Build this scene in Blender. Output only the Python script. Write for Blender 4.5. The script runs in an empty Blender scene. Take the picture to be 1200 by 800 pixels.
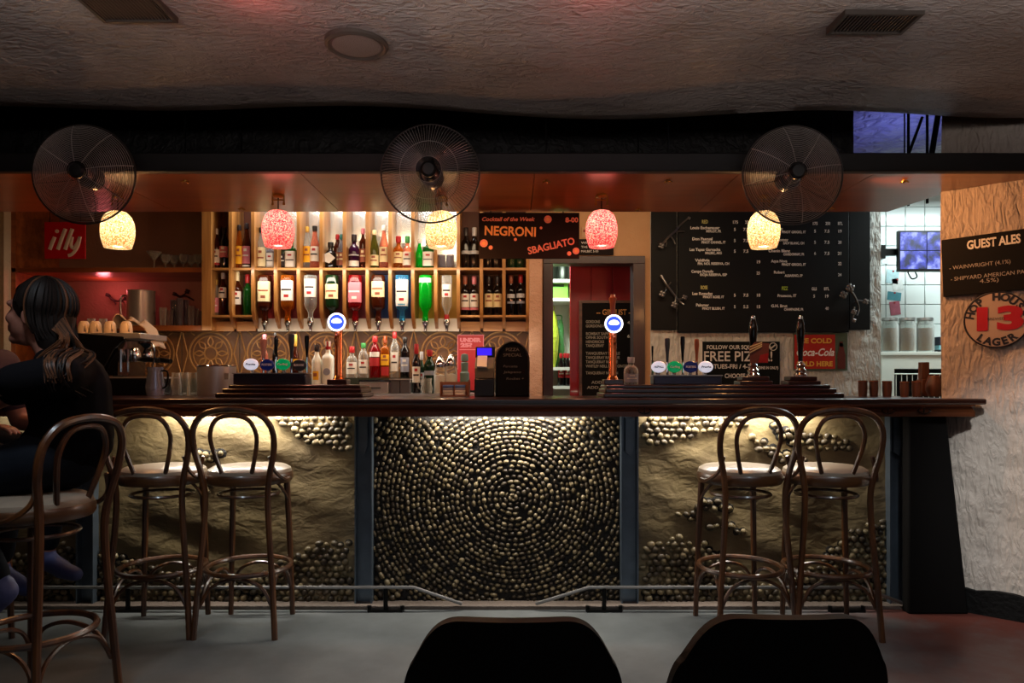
import bpy, bmesh, math, random
from mathutils import Vector, Matrix
random.seed(7)
SC = bpy.context.scene
COL = SC.collection
PI = math.pi

# ------------------------------------------------------------------ camera, world, big lights, exposure
F, H, YH = 850.0, 1.2, 445.0            # focal length in pixels, eye height, horizon row
cam_d = bpy.data.cameras.new('camera'); cam = bpy.data.objects.new('camera', cam_d); COL.objects.link(cam)
cam.location = (0, 0, H); cam.rotation_euler = (PI/2, 0, 0)
cam_d.sensor_width = 36; cam_d.lens = F/1200*36; cam_d.shift_y = (YH-400)/1200
cam_d.clip_start = 0.05
SC.camera = cam
SC.view_settings.view_transform = 'Standard'
SC.view_settings.look = 'None'
SC.view_settings.exposure = 0.0
SC.view_settings.gamma = 1.0
SC.view_settings.use_curve_mapping = False
SC.cycles.use_denoising = True
SC.cycles.max_bounces = 10
SC.cycles.caustics_reflective = False
SC.cycles.caustics_refractive = False
SC.cycles.sample_clamp_indirect = 4.0
w = bpy.data.worlds.new('night'); SC.world = w; w.use_nodes = True
w.node_tree.nodes['Background'].inputs[0].default_value = (0.55, 0.5, 0.5, 1)
w.node_tree.nodes['Background'].inputs[1].default_value = 0.02

def light(name, kind, loc, energy, col, size=0.1, size_y=None, target=None, spot=None, spread=None, blend=0.6):
    d = bpy.data.lights.new(name, kind); o = bpy.data.objects.new(name, d); COL.objects.link(o)
    o.location = loc; d.energy = energy; d.color = col
    if kind == 'AREA':
        d.size = size
        if size_y: d.shape = 'RECTANGLE'; d.size_y = size_y
        if spread: d.spread = spread
    else:
        d.shadow_soft_size = size
        if kind == 'SPOT' and spot: d.spot_size = spot; d.spot_blend = blend
    if target:
        o.rotation_euler = (Vector(target)-Vector(loc)).to_track_quat('-Z', 'Y').to_euler()
    return o
# unseen cool fill added behind the camera, no window stands there
light('front_fill_light', 'AREA', (1.2, -2.6, 1.5), 6, (0.80, 0.90, 1.0), 3.6, 1.2, (0.6, 3.0, 1.5))
# added out-of-frame fill: spots on pillar and floor, upward wash on the plaster
light('pillar_fill_spot', 'SPOT', (1.55, 1.9, 2.36), 230, (0.92, 0.97, 1.0), 0.05, target=(2.66, 3.58, 0.50), spot=0.58, blend=1.0)
for _x in (-1.5, 0.0, 1.5):
    light('floor_fill_spot', 'SPOT', (_x, 1.95, 2.36), 42, (0.74, 0.89, 1.0), 0.08, target=(_x, 2.75, 0), spot=1.25, blend=0.9)
light('ceiling_fill_wash', 'AREA', (0.2, 1.25, 1.95), 108, (1.0, 0.91, 0.88), 4.4, 0.4, (0.2, 1.25, 3.0), spread=3.0)
light('red_lamp_glow_a', 'POINT', (-0.85, 2.36, 2.31), 1.1, (1.0, 0.12, 0.10), 0.06)
light('red_lamp_glow_b', 'POINT', (0.28, 2.28, 2.31), 1.1, (1.0, 0.12, 0.10), 0.06)
# lights behind the bar
light('kitchen_tube', 'AREA', (3.75, 5.75, 2.82), 45, (0.84, 1.0, 1.0), 1.0, 0.3, (3.75, 5.75, 0))
light('store_tube', 'AREA', (0.15, 6.55, 2.45), 34, (0.88, 1.0, 0.92), 0.5, 0.2, (0.40, 7.2, 1.5))
light('void_blue_fill', 'SPOT', (2.62, 4.75, 2.36), 18, (0.20, 0.24, 1.0), 0.05, target=(2.50, 4.95, 2.9), spot=2.0, blend=0.5)  # added blue fill tinting the void ceiling, no fitting belongs to it
light('alcove_red_lamp', 'POINT', (-3.35, 5.95, 1.95), 1.7, (1.0, 0.17, 0.19), 0.05)
light('shelf_strip_upper', 'AREA', (-1.25, 5.50, 2.66), 22, (1.0, 0.94, 0.86), 1.6, 0.05, (-1.25, 5.75, 1.9))
light('shelf_strip_lower', 'AREA', (-1.25, 5.45, 2.02), 6.0, (1.0, 0.90, 0.76), 1.7, 0.04, (-1.25, 5.8, 1.6))
light('counter_strip', 'AREA', (-1.2, 5.42, 1.57), 7.0, (1.0, 0.86, 0.70), 2.6, 0.04, (-1.2, 5.6, 1.1))
light('canopy_spot', 'SPOT', (1.70, 3.60, 2.14), 24, (1.0, 0.42, 0.15), 0.04, target=(2.5, 3.66, 1.72), spot=1.75, blend=0.5)
light('bar_back_light', 'AREA', (0.0, 4.75, 2.45), 16, (1.0, 0.72, 0.45), 3.0, 0.2, (0.0, 5.8, 1.6))

# ------------------------------------------------------------------ pixel -> place helpers (layout only)
def X(px, D): return (px-600.0)*D/F
def Z(py, D): return H-(py-YH)*D/F
def S(n, D): return n*D/F

# ------------------------------------------------------------------ materials
def lin(c):
    return c/12.92 if c <= 0.04045 else ((c+0.055)/1.055)**2.4
def hexc(h):
    h = h.lstrip('#'); return tuple(lin(int(h[i:i+2], 16)/255) for i in (0, 2, 4))
MATS = {}
def pm(name, col, rough=0.5, metal=0.0, trans=0.0, var=0.12, scale=18.0, bump=0.0, bscale=60.0,
       emit=None, es=0.0, alpha=1.0, ior=1.45, coat=0.0, stretch=None, spec=0.5, detail=4):
    if name in MATS: return MATS[name]
    m = bpy.data.materials.new(name); m.use_nodes = True
    nt = m.node_tree; n = nt.nodes; L = nt.links; b = n['Principled BSDF']
    c = hexc(col) if isinstance(col, str) else col
    b.inputs['Roughness'].default_value = rough; b.inputs['Metallic'].default_value = metal
    b.inputs['Transmission Weight'].default_value = trans; b.inputs['IOR'].default_value = ior
    b.inputs['Alpha'].default_value = alpha; b.inputs['Coat Weight'].default_value = coat
    b.inputs['Specular IOR Level'].default_value = spec
    tc = n.new('ShaderNodeTexCoord'); mp = n.new('ShaderNodeMapping')
    L.new(tc.outputs['Object'], mp.inputs[0])
    if stretch: mp.inputs['Scale'].default_value = stretch
    if var > 0:
        nz = n.new('ShaderNodeTexNoise'); nz.inputs['Scale'].default_value = scale; nz.inputs['Detail'].default_value = detail
        L.new(mp.outputs[0], nz.inputs['Vector'])
        mx = n.new('ShaderNodeMix'); mx.data_type = 'RGBA'
        mx.inputs['A'].default_value = (*[max(0, x*(1-var)) for x in c], 1)
        mx.inputs['B'].default_value = (*[min(1, x*(1+var)) for x in c], 1)
        L.new(nz.outputs['Fac'], mx.inputs['Factor']); L.new(mx.outputs['Result'], b.inputs['Base Color'])
    else:
        b.inputs['Base Color'].default_value = (*c, 1)
    if bump > 0:
        nb = n.new('ShaderNodeTexNoise'); nb.inputs['Scale'].default_value = bscale; nb.inputs['Detail'].default_value = 5
        L.new(mp.outputs[0], nb.inputs['Vector'])
        bp = n.new('ShaderNodeBump'); bp.inputs['Strength'].default_value = bump; bp.inputs['Distance'].default_value = 0.02
        L.new(nb.outputs['Fac'], bp.inputs['Height']); L.new(bp.outputs[0], b.inputs['Normal'])
    if emit:
        e = hexc(emit) if isinstance(emit, str) else emit
        b.inputs['Emission Color'].default_value = (*e, 1); b.inputs['Emission Strength'].default_value = es
    MATS[name] = m
    return m

def wood(name, dark, light_, rough=0.35, axis='x', scale=6.0, coat=0.3, ring=9.0):
    if name in MATS: return MATS[name]
    m = bpy.data.materials.new(name); m.use_nodes = True
    nt = m.node_tree; n = nt.nodes; L = nt.links; b = n['Principled BSDF']
    tc = n.new('ShaderNodeTexCoord'); mp = n.new('ShaderNodeMapping'); L.new(tc.outputs['Object'], mp.inputs[0])
    sc = {'x': (0.35, 4, 4), 'y': (4, 0.35, 4), 'z': (4, 4, 0.35)}[axis]
    mp.inputs['Scale'].default_value = sc
    nz = n.new('ShaderNodeTexNoise'); nz.inputs['Scale'].default_value = scale; nz.inputs['Detail'].default_value = 8
    nz.inputs['Distortion'].default_value = 0.6
    L.new(mp.outputs[0], nz.inputs['Vector'])
    cr = n.new('ShaderNodeValToRGB'); L.new(nz.outputs['Fac'], cr.inputs[0])
    cr.color_ramp.elements[0].position = 0.32; cr.color_ramp.elements[0].color = (*hexc(dark), 1)
    cr.color_ramp.elements[1].position = 0.70; cr.color_ramp.elements[1].color = (*hexc(light_), 1)
    L.new(cr.outputs[0], b.inputs['Base Color'])
    b.inputs['Roughness'].default_value = rough; b.inputs['Coat Weight'].default_value = coat
    b.inputs['Coat Roughness'].default_value = 0.15
    bp = n.new('ShaderNodeBump'); bp.inputs['Strength'].default_value = 0.08; bp.inputs['Distance'].default_value = 0.005
    L.new(nz.outputs['Fac'], bp.inputs['Height']); L.new(bp.outputs[0], b.inputs['Normal'])
    MATS[name] = m
    return m

def plaster(name, c1, c2, rough=0.75, s1=1.6, s2=26.0, strength=0.6, dist=0.03, stretch=(1, 1, 1), c3=None, spec=0.4, distort=1.2):
    """trowelled plaster: large colour blotches, streaky relief from a distorted noise"""
    if name in MATS: return MATS[name]
    m = bpy.data.materials.new(name); m.use_nodes = True
    nt = m.node_tree; n = nt.nodes; L = nt.links; b = n['Principled BSDF']
    tc = n.new('ShaderNodeTexCoord'); mp = n.new('ShaderNodeMapping'); L.new(tc.outputs['Object'], mp.inputs[0])
    mp.inputs['Scale'].default_value = stretch
    a = n.new('ShaderNodeTexNoise'); a.inputs['Scale'].default_value = s1; a.inputs['Detail'].default_value = 6
    L.new(tc.outputs['Object'], a.inputs['Vector'])
    cr = n.new('ShaderNodeValToRGB'); L.new(a.outputs['Fac'], cr.inputs[0])
    cr.color_ramp.elements[0].position = 0.35; cr.color_ramp.elements[0].color = (*hexc(c1), 1)
    cr.color_ramp.elements[1].position = 0.66; cr.color_ramp.elements[1].color = (*hexc(c2), 1)
    if c3:
        e = cr.color_ramp.elements.new(0.78); e.color = (*hexc(c3), 1)
    L.new(cr.outputs[0], b.inputs['Base Color'])
    b.inputs['Roughness'].default_value = rough; b.inputs['Specular IOR Level'].default_value = spec
    d = n.new('ShaderNodeTexNoise'); d.inputs['Scale'].default_value = s2; d.inputs['Detail'].default_value = 7
    d.inputs['Distortion'].default_value = distort; L.new(mp.outputs[0], d.inputs['Vector'])
    e2 = n.new('ShaderNodeTexNoise'); e2.inputs['Scale'].default_value = s2*0.22; e2.inputs['Detail'].default_value = 3
    L.new(tc.outputs['Object'], e2.inputs['Vector'])
    ad = n.new('ShaderNodeMath'); ad.operation = 'MULTIPLY_ADD'; ad.inputs[1].default_value = 1.6
    L.new(e2.outputs['Fac'], ad.inputs[0]); L.new(d.outputs['Fac'], ad.inputs[2])
    bp = n.new('ShaderNodeBump'); bp.inputs['Strength'].default_value = strength; bp.inputs['Distance'].default_value = dist
    L.new(ad.outputs[0], bp.inputs['Height']); L.new(bp.outputs[0], b.inputs['Normal'])
    MATS[name] = m
    return m

def mosaic(name, c_dark, c_mid, c_hot, es):
    """speckled lamp glass: light from the bulb inside comes through it"""
    if name in MATS: return MATS[name]
    m = bpy.data.materials.new(name); m.use_nodes = True
    nt = m.node_tree; n = nt.nodes; L = nt.links
    n.remove(n['Principled BSDF']); out = n['Material Output']
    tc = n.new('ShaderNodeTexCoord')
    vo = n.new('ShaderNodeTexVoronoi'); vo.inputs['Scale'].default_value = 210
    L.new(tc.outputs['Object'], vo.inputs['Vector'])
    cr = n.new('ShaderNodeValToRGB'); cr.color_ramp.interpolation = 'CONSTANT'
    sep = n.new('ShaderNodeSeparateColor'); L.new(vo.outputs['Color'], sep.inputs[0]); L.new(sep.outputs[0], cr.inputs[0])
    cr.color_ramp.elements[0].color = (*hexc(c_dark), 1)
    cr.color_ramp.elements[1].position = 0.3; cr.color_ramp.elements[1].color = (*hexc(c_mid), 1)
    e = cr.color_ramp.elements.new(0.72); e.color = (*hexc(c_hot), 1)
    tr = n.new('ShaderNodeBsdfTranslucent'); L.new(cr.outputs[0], tr.inputs[0])
    gl = n.new('ShaderNodeBsdfGlossy'); gl.inputs['Roughness'].default_value = 0.25
    em = n.new('ShaderNodeEmission'); L.new(cr.outputs[0], em.inputs[0]); em.inputs[1].default_value = es
    m1 = n.new('ShaderNodeMixShader'); m1.inputs[0].default_value = 0.06; L.new(tr.outputs[0], m1.inputs[1]); L.new(gl.outputs[0], m1.inputs[2])
    ad = n.new('ShaderNodeAddShader'); L.new(m1.outputs[0], ad.inputs[0]); L.new(em.outputs[0], ad.inputs[1])
    L.new(ad.outputs[0], out.inputs[0])
    MATS[name] = m
    return m

# ------------------------------------------------------------------ mesh builder
class MB:
    def __init__(self): self.v = []; self.f = []
    def add(self, vs, fs):
        o = len(self.v); self.v += [tuple(p) for p in vs]; self.f += [tuple(i+o for i in q) for q in fs]; return self
    def box(self, x0, x1, y0, y1, z0, z1, M=None):
        vs = [(x, y, z) for x in (x0, x1) for y in (y0, y1) for z in (z0, z1)]
        if M is not None: vs = [M @ Vector(p) for p in vs]
        return self.add(vs, [(0, 1, 3, 2), (4, 6, 7, 5), (0, 4, 5, 1), (2, 3, 7, 6), (0, 2, 6, 4), (1, 5, 7, 3)])
    def prism(self, poly, a, b, axis='y'):
        """extrude a 2D polygon along an axis (y: poly is x,z; z: poly is x,y; x: poly is y,z)"""
        n = len(poly)
        def pt(p, t): return {'y': (p[0], t, p[1]), 'z': (p[0], p[1], t), 'x': (t, p[0], p[1])}[axis]
        vs = [pt(p, a) for p in poly]+[pt(p, b) for p in poly]
        fs = [tuple(range(n)), tuple(range(2*n-1, n-1, -1))]+[(i, i+n, (i+1) % n+n, (i+1) % n) for i in range(n)]
        return self.add(vs, fs)
    def tube(self, pts, r, seg=8, closed=False, caps=True, flat=None):
        pts = [Vector(p) for p in pts]; n = len(pts)
        rs = r if isinstance(r, (list, tuple)) else [r]*n
        up = None; vs = []
        for i, p in enumerate(pts):
            if closed: t = pts[(i+1) % n]-pts[i-1]
            else: t = pts[min(i+1, n-1)]-pts[max(i-1, 0)]
            t.normalize()
            if up is None:
                up = Vector((0, 0, 1)) if abs(t.z) < 0.9 else Vector((0, 1, 0))
            s = t.cross(up)
            if s.length < 1e-6: s = t.orthogonal()
            s.normalize(); u = s.cross(t); u.normalize(); up = u
            for k in range(seg):
                a = 2*PI*k/seg
                fx, fy = flat if flat else (1, 1)
                vs.append(p+(s*math.cos(a)*fx+u*math.sin(a)*fy)*rs[i])
        fs = []
        for i in range(n if closed else n-1):
            j = (i+1) % n
            for k in range(seg):
                k2 = (k+1) % seg
                fs.append((i*seg+k, i*seg+k2, j*seg+k2, j*seg+k))
        if caps and not closed:
            fs.append(tuple(range(seg-1, -1, -1))); fs.append(tuple((n-1)*seg+k for k in range(seg)))
        return self.add(vs, fs)
    def capsule(self, a, b, ra, rb, seg=12):
        """tapered limb with rounded ends"""
        a = Vector(a); b = Vector(b); d = (b-a).normalized()
        pts = []; rs = []
        for t in (-1, -0.85, -0.5, 0): pts.append(a+d*ra*t); rs.append(max(ra*math.sqrt(max(0, 1-t*t)), ra*0.08))
        for t in (0, 0.5, 0.85, 1): pts.append(b+d*rb*t); rs.append(max(rb*math.sqrt(max(0, 1-t*t)), rb*0.08))
        return self.tube(pts, rs, seg)
    def ring(self, c, R, r, axis='z', seg=24, tseg=6, sx=1, sy=1):
        pts = []
        for i in range(seg):
            a = 2*PI*i/seg; p, q = R*math.cos(a)*sx, R*math.sin(a)*sy
            o = {'z': (p, q, 0), 'y': (p, 0, q), 'x': (0, p, q)}[axis]
            pts.append(Vector(c)+Vector(o))
        return self.tube(pts, r, tseg, closed=True)
    def lathe(self, prof, seg=16, c=(0, 0, 0), a0=0, a1=2*PI, axis='z', sq=None):
        """revolve (r, t) profile; partial arcs stay open; sq squares the section"""
        full = abs(a1-a0-2*PI) < 1e-6; m = seg if full else seg+1
        vs = []
        for r, t in prof:
            for k in range(m):
                a = a0+(a1-a0)*k/seg; ca, sa = math.cos(a), math.sin(a)
                if sq:
                    g = (abs(ca)**sq+abs(sa)**sq)**(-1/sq); ca *= g; sa *= g
                p = {'z': (r*ca, r*sa, t), 'y': (r*ca, t, r*sa), 'x': (t, r*ca, r*sa)}[axis]
                vs.append(Vector(c)+Vector(p))
        fs = []
        for i in range(len(prof)-1):
            for k in range(seg):
                k2 = (k+1) % m
                fs.append((i*m+k, i*m+k2, (i+1)*m+k2, (i+1)*m+k))
        if full:
            if prof[0][0] > 1e-5: fs.append(tuple(range(m-1, -1, -1)))
            if prof[-1][0] > 1e-5: fs.append(tuple((len(prof)-1)*m+k for k in range(m)))
        return self.add(vs, fs)
    def ball(self, c, rx, ry=None, rz=None, seg=12, rings=8):
        ry = rx if ry is None else ry; rz = rx if rz is None else rz
        vs = [(c[0], c[1], c[2]+rz)]
        for i in range(1, rings):
            t = PI*i/rings
            for k in range(seg):
                a = 2*PI*k/seg
                vs.append((c[0]+rx*math.sin(t)*math.cos(a), c[1]+ry*math.sin(t)*math.sin(a), c[2]+rz*math.cos(t)))
        vs.append((c[0], c[1], c[2]-rz))
        fs = [(0, 1+k, 1+(k+1) % seg) for k in range(seg)]
        for i in range(rings-2):
            for k in range(seg):
                k2 = (k+1) % seg
                fs.append((1+i*seg+k, 1+(i+1)*seg+k, 1+(i+1)*seg+k2, 1+i*seg+k2))
        e = 1+(rings-2)*seg
        fs += [(len(vs)-1, e+(k+1) % seg, e+k) for k in range(seg)]
        return self.add(vs, fs)
    def mesh(self, name, mat, smooth=35, recalc=True):
        me = bpy.data.meshes.new(name); me.from_pydata(self.v, [], self.f)
        if recalc:
            bm = bmesh.new(); bm.from_mesh(me); bmesh.ops.remove_doubles(bm, verts=bm.verts, dist=1e-6)
            bmesh.ops.recalc_face_normals(bm, faces=bm.faces); bm.to_mesh(me); bm.free()
        me.materials.append(mat)
        if smooth:
            for p in me.polygons: p.use_smooth = True
            me.set_sharp_from_angle(angle=math.radians(smooth))
        return me
    def build(self, name, mat, parent=None, loc=(0, 0, 0), rot=(0, 0, 0), smooth=35, bevel=0, recalc=True):
        o = bpy.data.objects.new(name, self.mesh(name, mat, smooth, recalc)); COL.objects.link(o)
        o.location = loc; o.rotation_euler = rot
        if parent: o.parent = parent
        if bevel:
            b = o.modifiers.new('bevel', 'BEVEL'); b.width = bevel; b.segments = 2; b.limit_method = 'ANGLE'
        return o

def tag(o, label=None, cat=None, group=None, kind=None):
    if label: o['label'] = label
    if cat: o['category'] = cat
    if group: o['group'] = group
    if kind: o['kind'] = kind
    return o
def empty(name, loc=(0, 0, 0), rz=0.0):
    o = bpy.data.objects.new(name, None); COL.objects.link(o); o.location = loc; o.rotation_euler = (0, 0, rz)
    o.empty_display_size = 0.1
    return o
def copy_tree(o, parent=None):
    c = o.copy(); COL.objects.link(c); c.parent = parent
    for ch in [x for x in o.children]: copy_tree(ch, c)
    return c
def spline(pts, n=8, closed=False):
    """Catmull-Rom through points"""
    P = [Vector(p) for p in pts]; out = []
    m = len(P) if closed else len(P)-1
    for i in range(m):
        if closed: a, b, c, d = P[i-1], P[i], P[(i+1) % len(P)], P[(i+2) % len(P)]
        else: a, b, c, d = P[max(i-1, 0)], P[i], P[i+1], P[min(i+2, len(P)-1)]
        for k in range(n):
            t = k/n
            out.append(0.5*((2*b)+(c-a)*t+(2*a-5*b+4*c-d)*t*t+(3*b-a-3*c+d)*t**3))
    if not closed: out.append(P[-1])
    return out

# lettering: collected here, turned into flat meshes in one go at the end
TEXTS = []
def text(parent, s, x, z, cap, mat, width=None, y=-0.004, align='CENTER', shear=0.0, rot=0.0, name='lettering', fat=0.0, face=(PI/2, 0, 0)):
    c = bpy.data.curves.new(name, 'FONT'); c.body = s; c.size = cap/0.70; c.align_x = align; c.shear = shear; c.offset = fat
    c.align_y = 'CENTER'; c.resolution_u = 3
    o = bpy.data.objects.new('tmp_text', c); COL.objects.link(o)
    TEXTS.append((o, name, parent, (x, y, z), rot, width, mat, face))
def finish_texts():
    bpy.context.view_layer.update()
    dg = bpy.context.evaluated_depsgraph_get()
    for o, name, parent, loc, rot, width, mat, face in TEXTS:
        me = bpy.data.meshes.new_from_object(o.evaluated_get(dg))
        if not len(me.vertices): continue
        me.materials.clear(); me.materials.append(mat)
        if width:
            xs = [v.co.x for v in me.vertices]; k = width/max(1e-6, max(xs)-min(xs))
            for v in me.vertices: v.co.x *= k
        n = bpy.data.objects.new(name, me); COL.objects.link(n); n.parent = parent
        n.matrix_local = Matrix.Translation(loc) @ Matrix.Rotation(-rot, 4, 'Y') @ Matrix.Rotation(face[0], 4, 'X')
    for t in TEXTS:
        c = t[0].data; bpy.data.objects.remove(t[0]); bpy.data.curves.remove(c)
# ================================================================== the setting
def struct(name, mb, m, label=None, smooth=35, bevel=0, parent=None, **k):
    o = mb.build(name, m, parent=parent, smooth=smooth, bevel=bevel, **k)
    if parent is None: o['kind'] = 'structure'
    if label: o['label'] = label
    return o
M_ceil = plaster('ceiling_plaster', '#6a625e', '#857d78', rough=0.42, s1=1.3, s2=20, strength=0.75, dist=0.03, stretch=(1, 1.8, 1), spec=0.5)
M_void_shade = plaster('void_shade_plaster', '#0d0b09', '#14110f', rough=0.6, s1=2, s2=18, strength=0.6, dist=0.04)  # near-black colour stands in for the unlit void above the canopy
M_void = plaster('void_plaster', '#76747c', '#8e8c94', rough=0.6, s1=2, s2=9, strength=1.0, dist=0.10)
M_peach = plaster('peach_plaster', '#b98a60', '#c59a70', rough=0.7, s1=2.0, s2=40, strength=0.35, dist=0.02)
M_white = plaster('white_plaster', '#b9b9b2', '#cfcfc8', rough=0.7, s1=2.5, s2=26, strength=0.8, dist=0.04, stretch=(1, 1, 0.35))
M_pillar = plaster('pillar_plaster', '#a89a8c', '#bcb0a4', rough=0.72, s1=1.2, s2=34, strength=0.7, dist=0.03, stretch=(1, 1, 0.30))
M_alcove = plaster('alcove_plaster', '#8e6c5c', '#9a7868', rough=0.8, s1=2, s2=20, strength=0.3, dist=0.02)
M_rear = plaster('rear_plaster', '#5c524a', '#6a6058', rough=0.8)
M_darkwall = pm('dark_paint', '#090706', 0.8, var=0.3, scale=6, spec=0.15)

def concrete(name):
    m = bpy.data.materials.new(name); m.use_nodes = True
    nt = m.node_tree; n = nt.nodes; L = nt.links; b = n['Principled BSDF']
    tc = n.new('ShaderNodeTexCoord')
    a = n.new('ShaderNodeTexNoise'); a.inputs['Scale'].default_value = 1.7; a.inputs['Detail'].default_value = 8; a.inputs['Roughness'].default_value = 0.62
    L.new(tc.outputs['Object'], a.inputs['Vector'])
    cr = n.new('ShaderNodeValToRGB'); L.new(a.outputs['Fac'], cr.inputs[0])
    cr.color_ramp.elements[0].position = 0.33; cr.color_ramp.elements[0].color = (*hexc('#484b4c'), 1)
    cr.color_ramp.elements[1].position = 0.68; cr.color_ramp.elements[1].color = (*hexc('#6c7070'), 1)
    # red oxide paint left on the slab towards the pillar, worn through in patches
    sx = n.new('ShaderNodeSeparateXYZ'); L.new(tc.outputs['Object'], sx.inputs[0])
    mr = n.new('ShaderNodeMapRange'); mr.inputs['From Min'].default_value = 0.9; mr.inputs['From Max'].default_value = 2.1
    L.new(sx.outputs['X'], mr.inputs['Value'])
    wn = n.new('ShaderNodeTexNoise'); wn.inputs['Scale'].default_value = 2.6; wn.inputs['Detail'].default_value = 9; wn.inputs['Roughness'].default_value = 0.7
    L.new(tc.outputs['Object'], wn.inputs['Vector'])
    mu = n.new('ShaderNodeMath'); mu.operation = 'MULTIPLY_ADD'; mu.inputs[1].default_value = 3.4; mu.inputs[2].default_value = -1.75
    L.new(wn.outputs['Fac'], mu.inputs[0])
    ad = n.new('ShaderNodeMath'); ad.operation = 'ADD'; ad.use_clamp = True; L.new(mu.outputs[0], ad.inputs[0]); L.new(mr.outputs[0], ad.inputs[1])
    m2 = n.new('ShaderNodeMath'); m2.operation = 'MULTIPLY'; m2.use_clamp = True; L.new(ad.outputs[0], m2.inputs[0]); L.new(mr.outputs[0], m2.inputs[1])
    mx = n.new('ShaderNodeMix'); mx.data_type = 'RGBA'; mx.inputs['B'].default_value = (*hexc('#5a3028'), 1)
    L.new(cr.outputs[0], mx.inputs['A']); L.new(m2.outputs[0], mx.inputs['Factor']); L.new(mx.outputs['Result'], b.inputs['Base Color'])
    rr = n.new('ShaderNodeMapRange'); rr.inputs['To Min'].default_value = 0.22; rr.inputs['To Max'].default_value = 0.5
    L.new(wn.outputs['Fac'], rr.inputs['Value']); L.new(rr.outputs[0], b.inputs['Roughness'])
    bp = n.new('ShaderNodeBump'); bp.inputs['Strength'].default_value = 0.15; bp.inputs['Distance'].default_value = 0.01
    L.new(a.outputs['Fac'], bp.inputs['Height']); L.new(bp.outputs[0], b.inputs['Normal'])
    return m
M_floor = concrete('painted_concrete')
struct('floor', MB().box(-4.8, 5.2, -3.2, 8.2, -0.1, 0), M_floor, 'worn grey concrete floor with red paint near the pillar')

# front-room ceiling: sagging plaster that ends in a soft edge above the bar, then a higher dark void
def ceil_z(x, y):
    return 2.44+sum(a*math.sin(p+u*x)*math.sin(q+v*y) for p, q, u, v, a in CPH)
_r = random.Random(3)
CPH = [(_r.uniform(0, 6.28), _r.uniform(0, 6.28), _r.uniform(1.2, 3.4), _r.uniform(1.2, 3.4), _r.uniform(0.004, 0.011)) for _ in range(9)]
def ceiling_mesh():
    mb = MB(); nx, ny = 130, 92; x0, x1, y0, y1 = -4.8, 3.9, -3.2, 3.36
    ph = CPH
    vs = []
    for j in range(ny+6):
        for i in range(nx+1):
            x = x0+(x1-x0)*i/nx
            edge = 0.05*math.sin(x*1.3+0.4)+0.03*math.sin(x*3.1)
            if j <= ny:
                y = y0+(y1+edge-y0)*j/ny; z = 2.44+sum(a*math.sin(p+u*x)*math.sin(q+v*y) for p, q, u, v, a in ph)
            else:
                t = (j-ny)/5.0; y = y1+edge+0.07*math.sin(t*PI/2); z = 2.44+0.46*t+sum(a*math.sin(p+u*x)*math.sin(q+v*(y1+edge)) for p, q, u, v, a in ph)*(1-t)
            vs.append((x, y, z))
    fs = [(j*(nx+1)+i, j*(nx+1)+i+1, (j+1)*(nx+1)+i+1, (j+1)*(nx+1)+i) for j in range(ny+5) for i in range(nx)]
    return mb.add(vs, fs)
struct('ceiling', ceiling_mesh(), M_ceil, 'uneven grey-brown trowelled plaster ceiling', smooth=80)
struct('ceiling_back', MB().box(-4.8, 5.2, 3.40, 8.2, 2.9, 3.0), M_void, 'higher rough plaster ceiling behind the canopy')
struct('ceiling_void_blocker', MB().box(-4.8, 2.10, 4.46, 4.54, 2.26, 2.9), M_void_shade, 'dark wall added to keep the void above the canopy black')  # added wall that blocks light so the void reads as shade
struct('wall_left', MB().box(-4.9, -4.8, -3.2, 8.2, 0, 3.0), M_rear)
struct('wall_rear', MB().box(-4.8, 3.9, -3.3, -3.2, 0, 3.0), M_rear)

# plaster pillar / right wall, angled
A = Vector((2.28, 3.85)); B = Vector((2.64, 3.53)); C = Vector((3.75, 2.55))
def wall_chain(pts, z0, z1, nz=10, thick=None, wob=0.012):
    mb = MB(); vs = []; fs = []; n = len(pts)
    for j in range(nz+1):
        z = z0+(z1-z0)*j/nz
        for i, p in enumerate(pts):
            q = wob*math.sin(i*1.7+z*2.3) if 0 < i < n-1 else 0
            vs.append((p[0]+q, p[1]+q*0.7, z))
    for j in range(nz):
        for i in range(n-1): fs.append((j*n+i, j*n+i+1, (j+1)*n+i+1, (j+1)*n+i))
    return mb.add(vs, fs)
chain = [A+(B-A)*t/6 for t in range(6)]+[B+(C-B)*t/8 for t in range(9)]+[Vector((3.9, 2.2)), Vector((3.9, -3.2))]
back = [Vector((4.9, 4.9)), Vector((3.15, 5.1)), Vector((2.42, 3.98)), Vector((2.31, 3.86))]
wr = struct('wall_right', wall_chain(back+chain, 0, 2.9), M_pillar, 'rough trowelled plaster pillar wall at the bar end', smooth=50)
# black skirting at the foot of the pillar
sk = []
for p in chain[1:-2]:
    sk.append(p)
d = (B-A).normalized(); nrm = Vector((d.y, -d.x)); 
if nrm.y > 0: nrm = -nrm
mb = MB()
for i in range(len(sk)-1):
    a, b = sk[i], sk[i+1]; h0 = 0.125-0.008*math.sin(i*1.9); h1 = 0.125-0.008*math.sin((i+1)*1.9)
    a2, b2 = a+nrm*0.035, b+nrm*0.035
    mb.add([(a.x, a.y, 0), (b.x, b.y, 0), (b.x, b.y, h1), (a.x, a.y, h0), (a2.x, a2.y, 0), (b2.x, b2.y, 0), (b2.x, b2.y, h1), (a2.x, a2.y, h0)],
           [(4, 5, 6, 7), (7, 6, 2, 3), (0, 1, 2, 3), (0, 4, 7, 3), (1, 5, 6, 2), (0, 1, 5, 4)])
struct('baseboard_right', mb, pm('black_bitumen', '#080706', 0.75, spec=0.2, var=0.3, bump=0.5, bscale=40), 'black painted foot of the pillar wall')

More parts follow.
